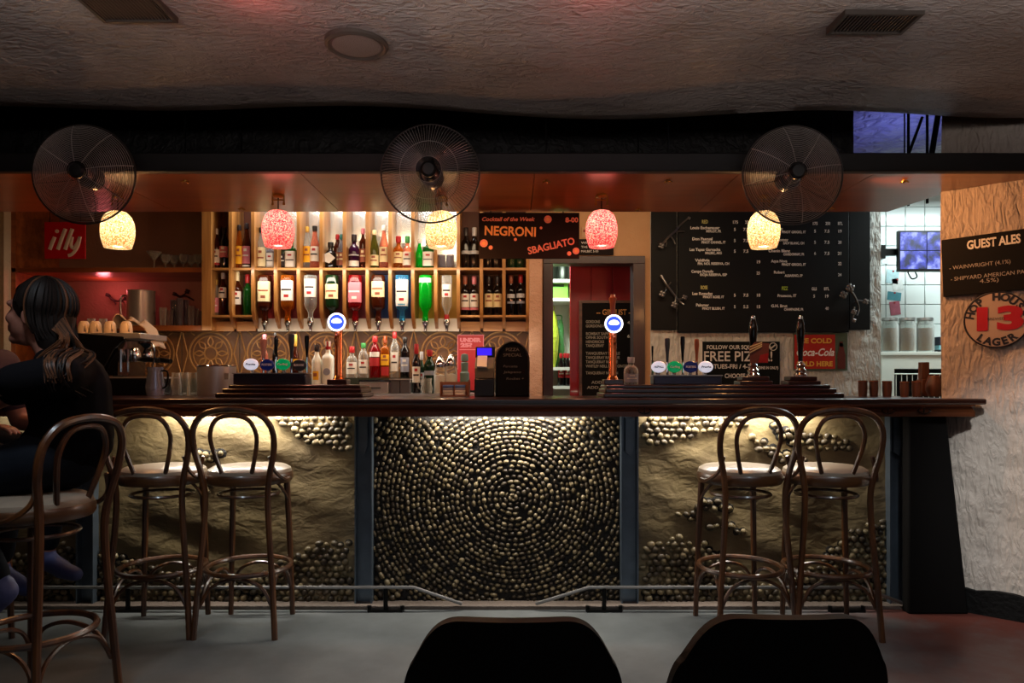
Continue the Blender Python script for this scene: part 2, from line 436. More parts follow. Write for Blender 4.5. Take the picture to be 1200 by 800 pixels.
# back wall with the doorway to the store
YB = 5.84
dx0, dx1, dz = X(637, YB), X(752, YB), Z(308, YB)
struct('wall_back', MB().box(-2.40, dx0, YB, YB+0.1, 0, 2.9).box(dx0, dx1, YB, YB+0.1, dz, 2.9).box(dx1, X(762, YB), YB, YB+0.1, 0, 2.9), M_peach, 'peach plastered back wall around the doorway')
struct('wall_back_right', MB().box(X(762, YB), 2.97, YB, YB+0.1, 0, 2.9), M_white, 'rough white plaster wall behind the menu board')
struct('wall_alcove', MB().box(-4.8, -2.30, 6.15, 6.25, 0, 2.9).box(-2.40, -2.30, 5.84, 6.15, 0, 2.9), M_alcove, 'recessed wall behind the coffee shelves')
# doorway frame
M_frame = wood('plum_wood', '#24100f', '#38191a', 0.45, 'z', coat=0.1)
door = MB().box(dx0-0.005, dx0+0.075, YB-0.04, YB+0.11, 0, dz+0.01).box(dx1-0.075, dx1+0.02, YB-0.04, YB+0.11, 0, dz+0.01).box(dx0-0.005, dx1+0.02, YB-0.045, YB+0.11, dz-0.012, dz+0.05)
struct('door_1', door, M_frame, 'dark plum painted door frame to the store', bevel=0.004)
# pale stone strip left of the doorway
struct('trim_1', MB().box(X(620, 5.6), X(635, 5.6), 5.56, 5.84, 0, Z(303, 5.6)), plaster('pink_stone', '#a87c62', '#c09a80', 0.7, s2=60, strength=0.5), 'pink stone jamb beside the wine shelves')
struct('trim_2', MB().box(X(-4, 5.6), X(13, 5.6), 5.52, 5.84, 0, 2.75), plaster('cream_jamb', '#b09a78', '#c4b090', 0.7, s2=40, strength=0.3), 'cream painted post at the end of the coffee shelves')

# store behind the doorway: red boarded door leaf standing half open, pale store wall beyond
M_red = pm('red_gloss_paint', '#98060f', 0.36, var=0.25, scale=9, coat=0.3)
YR = 6.45
struct('wall_store', MB().box(-0.6, 2.2, 7.9, 8.0, 0, 2.9).box(-0.7, -0.6, 5.95, 8.0, 0, 2.9).box(2.2, 2.3, 5.95, 8.0, 0, 2.9), pm('store_paint', '#b8c4b4', 0.7, var=0.08), 'pale green store room wall')
rd = empty('red_board_wall'); rd.location = (X(668, YR), YR, 0); 
rd.name = 'wall_red'; rd['kind'] = 'structure'; rd['label'] = 'glossy red boarded partition seen through the doorway'
bw = 0.19
for i in range(8):
    MB().box(i*bw, (i+1)*bw-0.006, 0, 0.03, 0, 2.6).build('plank', M_red, rd, bevel=0.004)
MB().box(0, 8*bw, 0.012, 0.04, 0, 2.6).build('backing', M_red, rd)
for zz in (1.2,): pass

# kitchen beyond the hatch: tiled wall, each tile its own piece
M_tile = pm('white_tile', '#dfe6e4', 0.15, var=0.05, scale=3)
M_grout = pm('grout', '#9aa3a2', 0.8, var=0.1)
YK = 6.55
wk = struct('wall_kitchen', MB().box(2.90, 5.2, YK, YK+0.1, 0, 2.9), M_grout, 'white tiled kitchen wall')
struct('wall_kitchen_side', MB().box(2.87, 2.97, YB+0.1, YK, 0, 2.9), M_white)
ts = 0.176; tile_me = MB().box(0.003, ts-0.003, -0.008, 0.0, 0.003, ts-0.003).mesh('tile', M_tile)
for i in range(9):
    for j in range(11):
        o = bpy.data.objects.new('tile', tile_me); COL.objects.link(o); o.parent = wk
        o.location = (3.02+i*ts, YK, 1.0+j*ts)
        b_ = o.modifiers.new('bevel', 'BEVEL'); b_.width = 0.003; b_.segments = 1

# backsplash of embossed tiles behind the bottles
M_bs = plaster('embossed_brown', '#5a3822', '#74502e', rough=0.42, s1=6, s2=70, strength=0.35, dist=0.01)
M_bs2 = pm('embossed_gold', '#a87c48', 0.4, metal=0.35, var=0.3, scale=30)
M_bs3 = pm('embossed_teal', '#2c3733', 0.45, var=0.3, scale=25)
bs = struct('wall_backsplash', MB().box(-3.2, X(621, 5.82), 5.815, 5.84, 0.9, 1.60), M_bs3, 'embossed tile backsplash with ring medallions')
tw = S(68, 5.8)
def bs_tile():
    mb = MB(); h = 0.49
    R = S(25, 5.8)
    mb.ring((0, 0, 0), R, 0.008, 'y', 32, 6).ring((0, 0, 0), R*0.82, 0.005, 'y', 32, 6).ring((0, 0, 0), R*0.30, 0.006, 'y', 16, 6)
    for k in range(8):
        a = k*PI/4
        mb.tube(spline([(R*0.3*math.cos(a), 0, R*0.3*math.sin(a)), (R*0.55*math.cos(a+0.22), -0.004, R*0.55*math.sin(a+0.22)), (R*0.80*math.cos(a), 0, R*0.80*math.sin(a))], 4), [0.006]*9, 5)
        mb.tube(spline([(R*0.3*math.cos(a), 0, R*0.3*math.sin(a)), (R*0.55*math.cos(a-0.22), -0.004, R*0.55*math.sin(a-0.22)), (R*0.80*math.cos(a), 0, R*0.80*math.sin(a))], 4), [0.006]*9, 5)
    for s in (-1, 1):
        mb.tube([(s*tw/2, 0, 0.19), (s*(R+0.015), 0, 0.0), (s*tw/2, 0, -0.19)], 0.006, 5)
        mb.tube([(s*(tw/2-0.03), 0, 0.2), (s*(R*0.75), 0, R*0.85)], 0.005, 5)
    return mb
tm = bs_tile().mesh('medallion', M_bs2); tbm = MB().box(-tw/2+0.003, tw/2-0.003, -0.006, 0, -0.20, 0.175).mesh('tile', M_bs)
for k in range(-1, 6):
    cx = X(247+68*k, 5.81)
    t = bpy.data.objects.new('tile', tbm); COL.objects.link(t); t.parent = bs; t.location = (cx, 5.815, Z(414, 5.81))
    t2 = bpy.data.objects.new('medallion', tm); COL.objects.link(t2); t2.parent = t; t2.location = (0, -0.006, 0)

# ------------------------------------------------------------------ suspended canopy over the bar
M_soffit = wood('varnished_soffit', '#733819', '#8a4820', 0.28, 'x', 3.0, coat=0.25)
M_fascia = wood('black_fascia', '#070504', '#0f0a08', 0.6, 'x', coat=0.0)
can = tag(empty('bar_canopy', (0, 3.5, 2.196)), 'suspended varnished wood canopy with black edge over the bar', 'canopy')
segs = [-4.3, X(-20, 4.0), X(628, 4.0), 1.55, None]
def panel(x0, x1): return MB().box(x0+0.002, x1-0.002, 0.0, 0.80, 0, 0.03)
for a, b in ((-4.3, -2.0), (-2.0, -1.02), (-1.02, 0.11), (0.11, 1.1), (1.1, 1.75)):
    panel(a, b).build('soffit_panel', M_soffit, can)
MB().prism([(1.752, 0.0), (2.60, 0.0), (2.60, 0.05), (2.285, 0.335), (2.30, 0.40), (2.225, 0.80), (1.752, 0.80)], 0, 0.03, 'z').build('soffit_panel', M_soffit, can)
MB().box(-4.3, 2.74, -0.05, -0.001, -0.004, 0.085).build('fascia', M_fascia, can, bevel=0.006)
MB().box(-4.3, 2.22, 0.76, 0.80, 0.03, 0.085).build('back_batten', M_fascia, can)
M_blackmetal = pm('black_metal', '#0e0d0d', 0.35, metal=0.6, var=0.1)
M_brass = pm('aged_brass', '#a8803a', 0.3, metal=1.0, var=0.2)
for px, D in ((217, 3.62), (640, 3.62), (783, 3.62), (1060, 3.62), (748, 4.22), (975, 4.2), (283, 4.2)):
    x = X(px, D); y = D-3.5
    top = 0.31 if D < 3.7 else 0.70
    r = MB().tube([(x, y, 0.03), (x, y, top+(0.39 if D < 3.7 else 0))], 0.004, 6).build('hanger_rod', M_blackmetal, can)
    mb = MB().lathe([(0.0, -0.012), (0.008, -0.008), (0.009, 0.0)], 8, (x, y, 0))
    for k in range(5):
        a = k*2*PI/5; mb.tube([(x, y, -0.004), (x+0.022*math.cos(a), y+0.022*math.sin(a), -0.010)], [0.004, 0.0025], 5)
    mb.build('rosette', M_brass, can)
# pipes in the lit void above the right end of the canopy
for (xa, ya, za), (xb, yb, zb), r in (((X(1057, 4.35), 0.78, 0.03), (X(1057, 4.35), 0.78, 0.702), 0.008), ((X(1072, 4.35), 0.72, 0.03), (X(1072, 4.35), 0.72, 0.702), 0.008),
                                      ((2.34, 0.60, 0.08), (2.44, 0.60, 0.70), 0.016), ((X(1035, 4.35), 0.77, 0.04), (X(1072, 4.35), 0.77, 0.55), 0.009)):
    MB().tube([(xa, ya, za), (xb, yb, zb)], r, 8).build('hanger_rod', M_blackmetal, can)

# ------------------------------------------------------------------ ceiling fittings
def ceil_vent(name, x0, x1, y0, y1, label):
    t = tag(empty(name, ((x0+x1)/2, (y0+y1)/2, min(ceil_z(x_, y_) for x_ in (x0, x1) for y_ in (y0, y1))-0.001)), label, 'vent', 'ceiling air vents')
    w2, l2 = (x1-x0)/2, (y1-y0)/2
    m = pm('vent_metal', '#3a332e', 0.5, metal=0.5); md = pm('vent_dark', '#0a0807', 0.8)
    fr = MB().box(-w2, w2, -l2, -l2+0.012, -0.012, 0.02).box(-w2, w2, l2-0.012, l2, -0.012, 0.02).box(-w2, -w2+0.012, -l2+0.012, l2-0.012, -0.012, 0.02).box(w2-0.012, w2, -l2+0.012, l2-0.012, -0.012, 0.02)
    fr.build('frame', m, t); MB().box(-w2+0.012, w2-0.012, -l2+0.012, l2-0.012, 0.006, 0.02).build('backing', md, t)
    n = 20
    sl = MB().box(-0.0022, 0.0022, -l2+0.012, l2-0.012, -0.008, 0.006).mesh('slat', m)
    for i in range(n):
        o = bpy.data.objects.new('slat', sl); COL.objects.link(o); o.parent = t; o.location = (-w2+0.012+(2*w2-0.024)*(i+0.5)/n, 0, 0); o.rotation_euler = (0, 0.5, 0)
    return t
D1 = 2.51
ceil_vent('ceiling_vent', X(122, D1), X(209, D1), 2.34, 2.51, 'slatted ceiling vent over the seated people')
D2 = 2.60
ceil_vent('ceiling_vent', X(968, D2), X(1056, D2), 2.45, 2.60, 'slatted ceiling vent towards the plaster pillar')
t = tag(empty('ceiling_speaker', (X(418, 2.66), 2.66, ceil_z(X(418, 2.66), 2.66)-0.004)), 'round grey ceiling speaker set in the plaster', 'speaker')
MB().lathe([(0.115, 0.02), (0.115, -0.01), (0.105, -0.016), (0.098, -0.010)], 32).build('rim', pm('speaker_rim', '#3a322c', 0.5), t)
MB().lathe([(0.0, -0.014), (0.06, -0.013), (0.098, -0.009), (0.098, 0.01), (0, 0.01)], 32).build('grille', pm('speaker_grille', '#6c625c', 0.6, bump=0.5, bscale=400), t)
# ================================================================== the bar
DF = 3.88                                     # plane of the pebble panels
M_mahog = wood('dark_mahogany', '#1c0b07', '#3a170d', 0.28, 'x', 5, coat=0.6)
M_apron = wood('apron_mahogany', '#42200f', '#6a361a', 0.35, 'x', 5, coat=0.4)
M_steel_post = pm('blued_steel', '#67737f', 0.34, metal=0.7, var=0.3, scale=14)
M_steel = pm('brushed_steel', '#b4b2b0', 0.36, metal=0.75, var=0.12, scale=30)
M_chrome = pm('chrome', '#d0d0d0', 0.10, metal=1.0, var=0.0)
M_copper = pm('copper', '#b8683f', 0.22, metal=1.0, var=0.15)
M_panelp = plaster('panel_plaster', '#665840', '#80704f', rough=0.48, s1=4, s2=11, strength=0.38, dist=0.03, stretch=(1, 1, 1.7), distort=0.35)
M_bed = pm('mortar_bed', '#120e0a', 0.8, var=0.3, bump=0.5, bscale=60)
ZT = 1.105
bar = tag(empty('bar_counter', (0, DF, 0)), 'long bar front of pebble mosaic panels between steel posts', 'bar counter')
MB().box(-3.6, 2.18, 0.03, 0.42, 0.02, 1.03).build('carcass', pm('carcass_dark', '#0f0b09', 0.7), bar)
MB().box(-3.6, 2.14, -0.095, 0.03, 0, 0.022).build('plinth', plaster('plinth_concrete', '#544a42', '#6e6158', 0.6, s2=40, strength=0.4), bar, bevel=0.004)
def px2(px, py): return X(px, DF), Z(py, DF)
posts = (100, 426, 738, 1052)
for p in posts:
    x = X(p, DF-0.05); w_ = S(10, DF)
    prof = [(x-w_, -0.06), (x-w_, 0.03), (x+w_, 0.03), (x+w_, -0.06), (x+w_-0.008, -0.06), (x+w_-0.008, -0.02), (x-w_+0.008, -0.02), (x-w_+0.008, -0.06)]
    po = MB().prism(prof, 0.022, 1.018, 'z').build('steel_post', M_steel_post, bar)
    MB().prism([(x-w_*0.5, 0.82), (x+w_*0.1, 0.80), (x+w_*0.5, 0.86), (x+w_*0.5, 1.0), (x-w_*0.5, 1.0)], -0.055, -0.02, 'y').build('bracket', M_steel_post, po)
# dark end of the bar against the pillar, leaning outward towards the floor
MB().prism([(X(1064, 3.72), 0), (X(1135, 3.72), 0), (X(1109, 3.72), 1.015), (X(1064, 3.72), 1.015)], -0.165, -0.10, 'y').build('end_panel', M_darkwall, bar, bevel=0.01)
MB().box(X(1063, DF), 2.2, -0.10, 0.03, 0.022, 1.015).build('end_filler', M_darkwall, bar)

# panels and pebbles
pal = ['#54482f', '#6a5c42', '#3e3424', '#5e5239', '#332a1d', '#7a6c50', '#4a4030']
M_peb = [pm('pebble_%s' % 'abcdefg'[i], c, 0.42, var=0.25, scale=60) for i, c in enumerate(pal)]
def pebble_mesh(rnd, mat):
    """a smooth domed stone, unit size, facing -y"""
    mb = MB(); n = 8; vs = []; sq = rnd.uniform(0.9, 1.15)
    for r, d in ((1.0, 0.15), (0.93, -0.35), (0.62, -0.78)):
        for k in range(n):
            a = 2*PI*k/n; g = r*(1+rnd.uniform(-0.07, 0.07))
            vs.append((g*math.cos(a)*sq, d+rnd.uniform(-0.04, 0.04), g*math.sin(a)/sq))
    vs.append((rnd.uniform(-0.1, 0.1), -0.95, rnd.uniform(-0.1, 0.1)))
    fs = [(i*n+k, i*n+(k+1) % n, (i+1)*n+(k+1) % n, (i+1)*n+k) for i in range(2) for k in range(n)]+[(2*n+k, 2*n+(k+1) % n, 3*n) for k in range(n)]
    mb.add(vs, fs)
    return mb.mesh('pebble', mat, smooth=80)
rp = random.Random(11)
PEB = [pebble_mesh(rp, M_peb[i % 7]) for i in range(21)]
panels = []
for i, (a, b) in enumerate(((-60, 90), (110, 416), (436, 728), (748, 1042))):
    x0, x1 = X(a, DF), X(b, DF)
    if i == 2:
        p = MB().box(x0, x1, 0.0, 0.03, 0.022, 1.015).build('pebble_panel', M_bed, bar)
    else:
        nx, nz = 60, 44; vs = []; rr = random.Random(40+i)
        ph = [(rr.uniform(0, 6), rr.uniform(0, 6), rr.uniform(4, 16), rr.uniform(4, 22), rr.uniform(0.002, 0.005)) for _ in range(8)]
        for jz in range(nz+1):
            for ix in range(nx+1):
                xx = x0+(x1-x0)*ix/nx; zz = 0.022+0.993*jz/nz
                vs.append((xx, -0.004+sum(am*math.sin(p_+u*xx+v*zz*0.6)*math.sin(q_+v*zz) for p_, q_, u, v, am in ph), zz))
        fs = [(j*(nx+1)+k, j*(nx+1)+k+1, (j+1)*(nx+1)+k+1, (j+1)*(nx+1)+k) for j in range(nz) for k in range(nx)]
        p = MB().add(vs, fs).build('plaster_panel', M_panelp, bar, smooth=80, recalc=False)
    panels.append(p)
stones = []                                   # (panel index, px, py, half-width px, half-height px, angle)
rs_ = random.Random(5)
# centre panel: rings of pebbles around an off-centre eye
cx, cy = 601, 583
R = 3.0; 
while R < 235:
    step = rs_.uniform(6.0, 6.9)+(2.0 if R > 172 else 0); n = max(4, int(2*PI*R/(step+0.8))); ph0 = rs_.uniform(0, 6)
    for k in range(n):
        a = ph0+2*PI*k/n+rs_.uniform(-0.25, 0.25)/n*2
        rr = R+rs_.uniform(-0.6, 0.6)
        px_, py_ = cx+rr*1.04*math.cos(a), cy+rr*0.97*math.sin(a)
        if 438.5 < px_ < 725.5 and 490 < py_ < 703.5 and rs_.random() < 0.955:
            s_ = rs_.uniform(0.80, 1.12)
            stones.append((2, px_, py_, step*0.56*s_, step*0.40*s_*rs_.uniform(0.85, 1.1), a+PI/2))
    R += step*0.84+(1.3 if rs_.random() < 0.22 else 0)
def lerp_line(x, pts):
    for (xa, ya), (xb, yb) in zip(pts, pts[1:]):
        if x <= xb: return ya+(yb-ya)*max(0.0, (x-xa)/(xb-xa))
    return pts[-1][1]
def wave(i, px_, py_):
    if i == 0: return py_ > 640+8*math.sin(px_/18)
    if i == 1:
        top = px_ > 322 and py_ < 527-0.0105*max(0, 404-px_)**1.85+2*math.sin(px_/9)
        bot = py_ > lerp_line(px_, ((110, 638), (150, 652), (200, 666), (260, 679), (310, 671), (340, 650), (370, 637), (414, 629)))+1.5*math.sin(px_/9)
        mid = ((px_-246)/14.0)**2+((py_-533)/7.0)**2 < 1 or ((px_-243)/10.0)**2+((py_-570)/5.0)**2 < 1
        return top or bot or mid
    if i == 3:
        top = py_ < 514-0.012*max(0, px_-790)**1.5+6*math.cos((px_-760)/30) and px_ < 872
        band = abs(py_-(500+0.30*(px_-908)+5*math.sin((px_-900)/20))) < 10-0.05*abs(px_-945) and 905 < px_ < 998
        band2 = abs(py_-(522+0.45*(px_-890))) < 8 and 880 < px_ < 955
        bl = py_ > lerp_line(px_, ((750, 637), (790, 628), (820, 632), (850, 652), (885, 690), (1050, 690)))+1.5*math.sin(px_/8)
        low = py_ > 684+4*math.sin(px_/11)
        br = py_ > lerp_line(px_, ((900, 692), (950, 664), (975, 641), (1000, 621), (1025, 608), (1042, 603)))+1.5*math.sin(px_/8) and px_ > 930
        m1 = ((px_-832-(py_-590)*0.5)/24.0)**2+((py_-593)/7.5)**2 < 1
        m2 = abs(py_-(603+0.30*(px_-798)+3*math.sin(px_/10))) < 4.5 and 792 < px_ < 872
        return top or band or band2 or bl or low or br or m1 or m2
    return False
for i, (a, b) in ((0, (-58, 88)), (1, (112, 414)), (3, (750, 1040))):
    py_ = 490.0; row = 0
    while py_ < 704:
        st = 8.6 if i != 3 else 8.9
        px_ = a+(st/2 if row % 2 else 0)+rs_.uniform(0, 2)
        while px_ < b:
            jx, jy = px_+rs_.uniform(-1.3, 1.3), py_+rs_.uniform(-1.2, 1.2)
            if wave(i, jx, jy) and a+3 < jx < b-3:
                s_ = rs_.uniform(0.75, 1.15)
                stones.append((i, jx, jy, 4.7*s_, 3.9*s_*rs_.uniform(0.85, 1.1), rs_.uniform(-0.7, 0.7)))
            px_ += st
        py_ += 7.0; row += 1
# the largest three hundred that show are single stones, the rest one joined part on each panel
vis = sorted(range(len(stones)), key=lambda k: -(stones[k][3]*stones[k][4])*(0.0 if stones[k][0] == 0 else 1))
single = set(vis[:300])
rest = {0: [], 1: [], 2: [], 3: []}
for k, (pi_, px_, py_, hw, hh, ang) in enumerate(stones):
    me = PEB[rs_.randrange(21)]
    x, z = px2(px_, py_); dep = S(0.5*(hw+hh), DF)*0.85
    Mx = Matrix.Translation((x, -0.002 if pi_ == 2 else -0.010, z)) @ Matrix.Rotation(ang, 4, 'Y') @ Matrix.Diagonal((S(hw, DF), dep, S(hh, DF), 1))
    if k in single:
        o = bpy.data.objects.new('pebble', me); COL.objects.link(o); o.parent = panels[pi_]; o.matrix_local = Mx
    else:
        rest[pi_].append((Mx, me))
for pi_ in (0, 1, 3):                         # dark mortar showing between the stones set in plaster
    vs, fs = [], []
    for (q_, px_, py_, hw, hh, ang) in stones:
        if q_ != pi_: continue
        x, z = px2(px_, py_); o0 = len(vs); vs.append((x, -0.0085, z))
        for j in range(9): vs.append((x+S(7.2, DF)*math.cos(j*2*PI/9), 0.004, z+S(6.4, DF)*math.sin(j*2*PI/9)))
        fs += [(o0, o0+1+j, o0+1+(j+1) % 9) for j in range(9)]
    if vs: MB().add(vs, fs).build('mortar_bed', M_bed, panels[pi_], recalc=False)['kind'] = 'stuff'
for pi_, lst in rest.items():
    if not lst: continue
    vs, fs, mi = [], [], []
    for Mx, me in lst:
        o0 = len(vs); vs += [tuple(Mx @ v.co) for v in me.vertices]
        ix = M_peb.index(me.materials[0])
        for p in me.polygons: fs.append(tuple(v+o0 for v in p.vertices)); mi.append(ix)
    me2 = bpy.data.meshes.new('pebble_field'); me2.from_pydata(vs, [], fs)
    for m_ in M_peb: me2.materials.append(m_)
    me2.polygons.foreach_set('material_index', mi)
    for p in me2.polygons: p.use_smooth = True
    o = bpy.data.objects.new('pebble_field', me2); COL.objects.link(o); o.parent = panels[pi_]; o['kind'] = 'stuff'

# bar top: boards, moulded edge, apron, light strips
top = tag(empty('bar_worktop', (0, 3.65, 0)), 'polished dark mahogany bar top with moulded front edge', 'counter top')
out = [(-3.6, 0.0), (X(1157, 3.65), 0.0), (X(1157, 3.65), 0.075), (2.268, 0.185), (2.268, 0.72), (-1.75, 0.72), (-1.75, 1.25), (-3.6, 1.25)]
MB().prism(out, 1.075, ZT, 'z').build('board', M_mahog, top, bevel=0.008)
ap = MB(); prof = [(0.012, 1.015), (0.012, 1.04), (0.028, 1.05), (0.02, 1.062), (0.008, 1.068), (0.008, 1.076), (0.06, 1.076), (0.06, 1.015)]
ap.prism(prof, -3.6, X(1143, 3.66), 'x').build('apron', M_apron, top)
M_led = pm('led_strip', '#fff0d0', 0.5, var=0, emit='#ffe2ae', es=6.0)
for a, b in ((118, 410), (470, 700), (765, 985)):
    MB().box(X(a, 3.75), X(b, 3.75), 0.135, 0.15, 1.063, 1.074).build('light_strip', M_led, top)
# decorative scroll hooks on the apron
for px in (1040, 1082, 755):
    mb = MB(); x = X(px, 3.66); z = Z(482, 3.66)
    for s in (-1, 1): mb.tube(spline([(x, 0.006, z-0.012), (x+s*0.02, 0.002, z-0.006), (x+s*0.032, 0.002, z+0.006), (x+s*0.022, 0.004, z+0.014)], 5), 0.003, 5)
    mb.tube([(x, 0.008, z-0.012), (x, 0.0, z+0.02)], 0.003, 5).build('hook', M_blackmetal, top)
for (px, en, wd) in ((285, 13.0, 0.85), (590, 14.0, 0.75), (860, 13.0, 0.85), (30, 0.9, 0.4)):
    light('under_bar_light', 'AREA', (X(px, 3.80), 3.822, 1.056), en, (1.0, 0.93, 0.82), wd, 0.025, (X(px, 3.80), 3.85, 0.5))

# foot rails with brackets
def rail(name, pts, brackets, label):
    t = tag(empty(name, (pts[0][0], 3.760, 0)), label, 'rail', 'bar foot rails')
    p0 = pts[0][0]
    MB().tube([(x-p0, y-3.760, z) for x, y, z in pts], 0.009, 8).build('rail_bar', pm('dull_steel', '#7f7d7b', 0.35, metal=0.9), t)
    for bx in brackets:
        x = bx-p0
        b = MB().tube([(x, 0, 0.0), (x, 0, 0.12)], 0.012, 8).box(x-0.09, x+0.09, -0.02, 0.02, 0.0, 0.012)
        for s in (-1, 1): b.tube([(x+s*0.085, 0, 0.0), (x+s*0.085, 0, 0.03)], 0.011, 8)
        b.build('bracket', M_blackmetal, t)
zr = 0.125; Yr = 3.760
rail('foot_rail', [(-3.5, Yr, zr), (X(485, Yr), Yr, zr), (X(541, Yr), 3.775, 0.035)], [X(452, Yr), X(150, Yr), -3.2], 'thin steel foot rail running under the bar towards the seated people')
rail('foot_rail', [(X(628, Yr), 3.775, 0.035), (X(690, Yr), Yr, zr), (X(1010, Yr), Yr, zr), (X(1062, Yr), 3.775, 0.035)], [X(708, Yr), X(992, Yr)], 'thin steel foot rail under the bar towards the plaster pillar')

# stepped drip plinths on the bar top
def steps(name, xa, xb, sl, sr, ya, yb, label):
    t = tag(empty(name, ((xa+xb)/2, (ya+yb)/2, ZT)), label, 'bar plinth')
    w2 = (xb-xa)/2; d2 = (yb-ya)/2
    for k, (ins, z0, z1) in enumerate(((0.0, 0, 0.024), (0.03, 0.024, 0.048), (0.055, 0.048, 0.068))):
        MB().box(-w2+ins*sl, w2-ins*sr, -d2+ins*0.8, d2, z0, z1).build('tier', M_mahog, t, bevel=0.006)
    return t
steps('tap_plinth', X(256, 3.95), X(427, 3.95), 1, 0.4, 3.9, 4.22, 'stepped dark wood plinth under the copper tap by the bottle shelves')
steps('tap_plinth', X(706, 3.95), X(985, 3.95), 0.4, 1, 3.9, 4.22, 'long stepped dark wood plinth under the hand pumps')
ZP = ZT+0.068
# ================================================================== bentwood bar stools
M_bent = wood('bentwood', '#24120a', '#5e3717', 0.36, 'z', 5, coat=0.25)
M_rimw = wood('seat_rim_wood', '#2e1a0c', '#5c3a1c', 0.36, 'x', 5, coat=0.25)
M_cush = pm('pale_seat_vinyl', '#85796a', 0.34, var=0.12, scale=9)
def make_stool():
    t = empty('bar_stool')
    # outer hoop flowing down into the two back legs (back faces -y)
    half = [(0.188, -0.205, 0.0), (0.172, -0.190, 0.25), (0.152, -0.178, 0.5), (0.146, -0.176, 0.66), (0.158, -0.186, 0.76), (0.184, -0.205, 0.88), (0.178, -0.225, 0.98), (0.120, -0.238, 1.045), (0.0, -0.242, 1.066)]
    pts = spline(half+[(-x, y, z) for x, y, z in half[-2::-1]], 6)
    MB().tube(pts, 0.0145, 8).build('back_frame', M_bent, t)
    ih = [(0.070, -0.172, 0.765), (0.098, -0.198, 0.87), (0.106, -0.216, 0.95), (0.072, -0.230, 1.018), (0.0, -0.235, 1.036)]
    MB().tube(spline(ih+[(-x, y, z) for x, y, z in ih[-2::-1]], 6), 0.0105, 8).build('inner_hoop', M_bent, t)
    for s in (-1, 1):
        MB().tube(spline([(s*0.158, 0.165, 0.0), (s*0.150, 0.158, 0.3), (s*0.140, 0.145, 0.6), (s*0.135, 0.135, 0.735)], 5), [0.0135]*6+[0.0155]*5+[0.0165]*5, 8).build('leg', M_bent, t)
    MB().lathe([(0.165, 0.700), (0.195, 0.703), (0.203, 0.715), (0.203, 0.742), (0.197, 0.752), (0.165, 0.752)], 36).build('seat_rim', M_rimw, t)
    MB().lathe([(0.0, 0.706), (0.19, 0.706), (0.197, 0.752), (0.192, 0.768), (0.172, 0.780), (0.12, 0.786), (0, 0.787)], 36).build('cushion', M_cush, t)
    MB().ring((0, -0.01, 0.292), 0.196, 0.0125, 'z', 40, 8).build('foot_ring', M_bent, t)
    MB().ring((0, -0.012, 0.648), 0.140, 0.008, 'z', 32, 6).build('seat_ring', M_bent, t)
    # four bent braces: arches from leg to leg below the ring, hooked up to it
    legs = [(0.17, -0.185), (-0.17, -0.185), (-0.152, 0.160), (0.152, 0.160)]
    for k in range(4):
        a, b = legs[k], legs[(k+1) % 4]
        m = ((a[0]+b[0])/2*0.93, (a[1]+b[1])/2*0.93)
        q1 = (a[0]*0.85+b[0]*0.15, a[1]*0.85+b[1]*0.15); q2 = (a[0]*0.15+b[0]*0.85, a[1]*0.15+b[1]*0.85)
        MB().tube(spline([(a[0], a[1], 0.14), (q1[0]*0.96, q1[1]*0.96, 0.235), (m[0], m[1], 0.272), (q2[0]*0.96, q2[1]*0.96, 0.235), (b[0], b[1], 0.14)], 5), 0.0085, 6).build('brace', M_bent, t)
    for s in (-1, 1):
        MB().tube(spline([(s*0.150, 0.155, 0.50), (s*0.142, 0.135, 0.60), (s*0.11, 0.06, 0.690), (s*0.07, 0.0, 0.700)], 5), 0.0085, 6).build('brace', M_bent, t)
        MB().tube(spline([(s*0.153, -0.178, 0.845), (s*0.175, -0.165, 0.775), (s*0.200, -0.10, 0.728), (s*0.203, -0.03, 0.724)], 5), 0.0095, 6).build('hip_brace', M_bent, t)
    return t
st0 = make_stool()
spots = [(-1.70, 3.54, 0.10, 'bentwood bar stool beside the stool of the seated person'),
         (-1.288, 3.56, 0.0, 'bentwood bar stool next to the post left of the spiral panel, seat facing the plain plaster panel'),
         (1.112, 3.55, 0.12, 'bentwood bar stool in front of the plaster panel by the spiral pebble panel'),
         (1.528, 3.54, -0.10, 'bentwood bar stool nearest the plaster pillar'),
         (-1.745, 2.64, 1.36, 'bentwood bar stool that the long-haired person sits on')]
spots[1] = (-1.284, 3.555, 0.0, 'bentwood bar stool between another stool and the spiral pebble panel')
for i, (x, y, rz, lb) in enumerate(spots):
    o = st0 if i == 0 else copy_tree(st0)
    o.location = (x, y, 0); o.rotation_euler = (0, 0, rz); tag(o, lb, 'bar stool', 'bentwood bar stools')

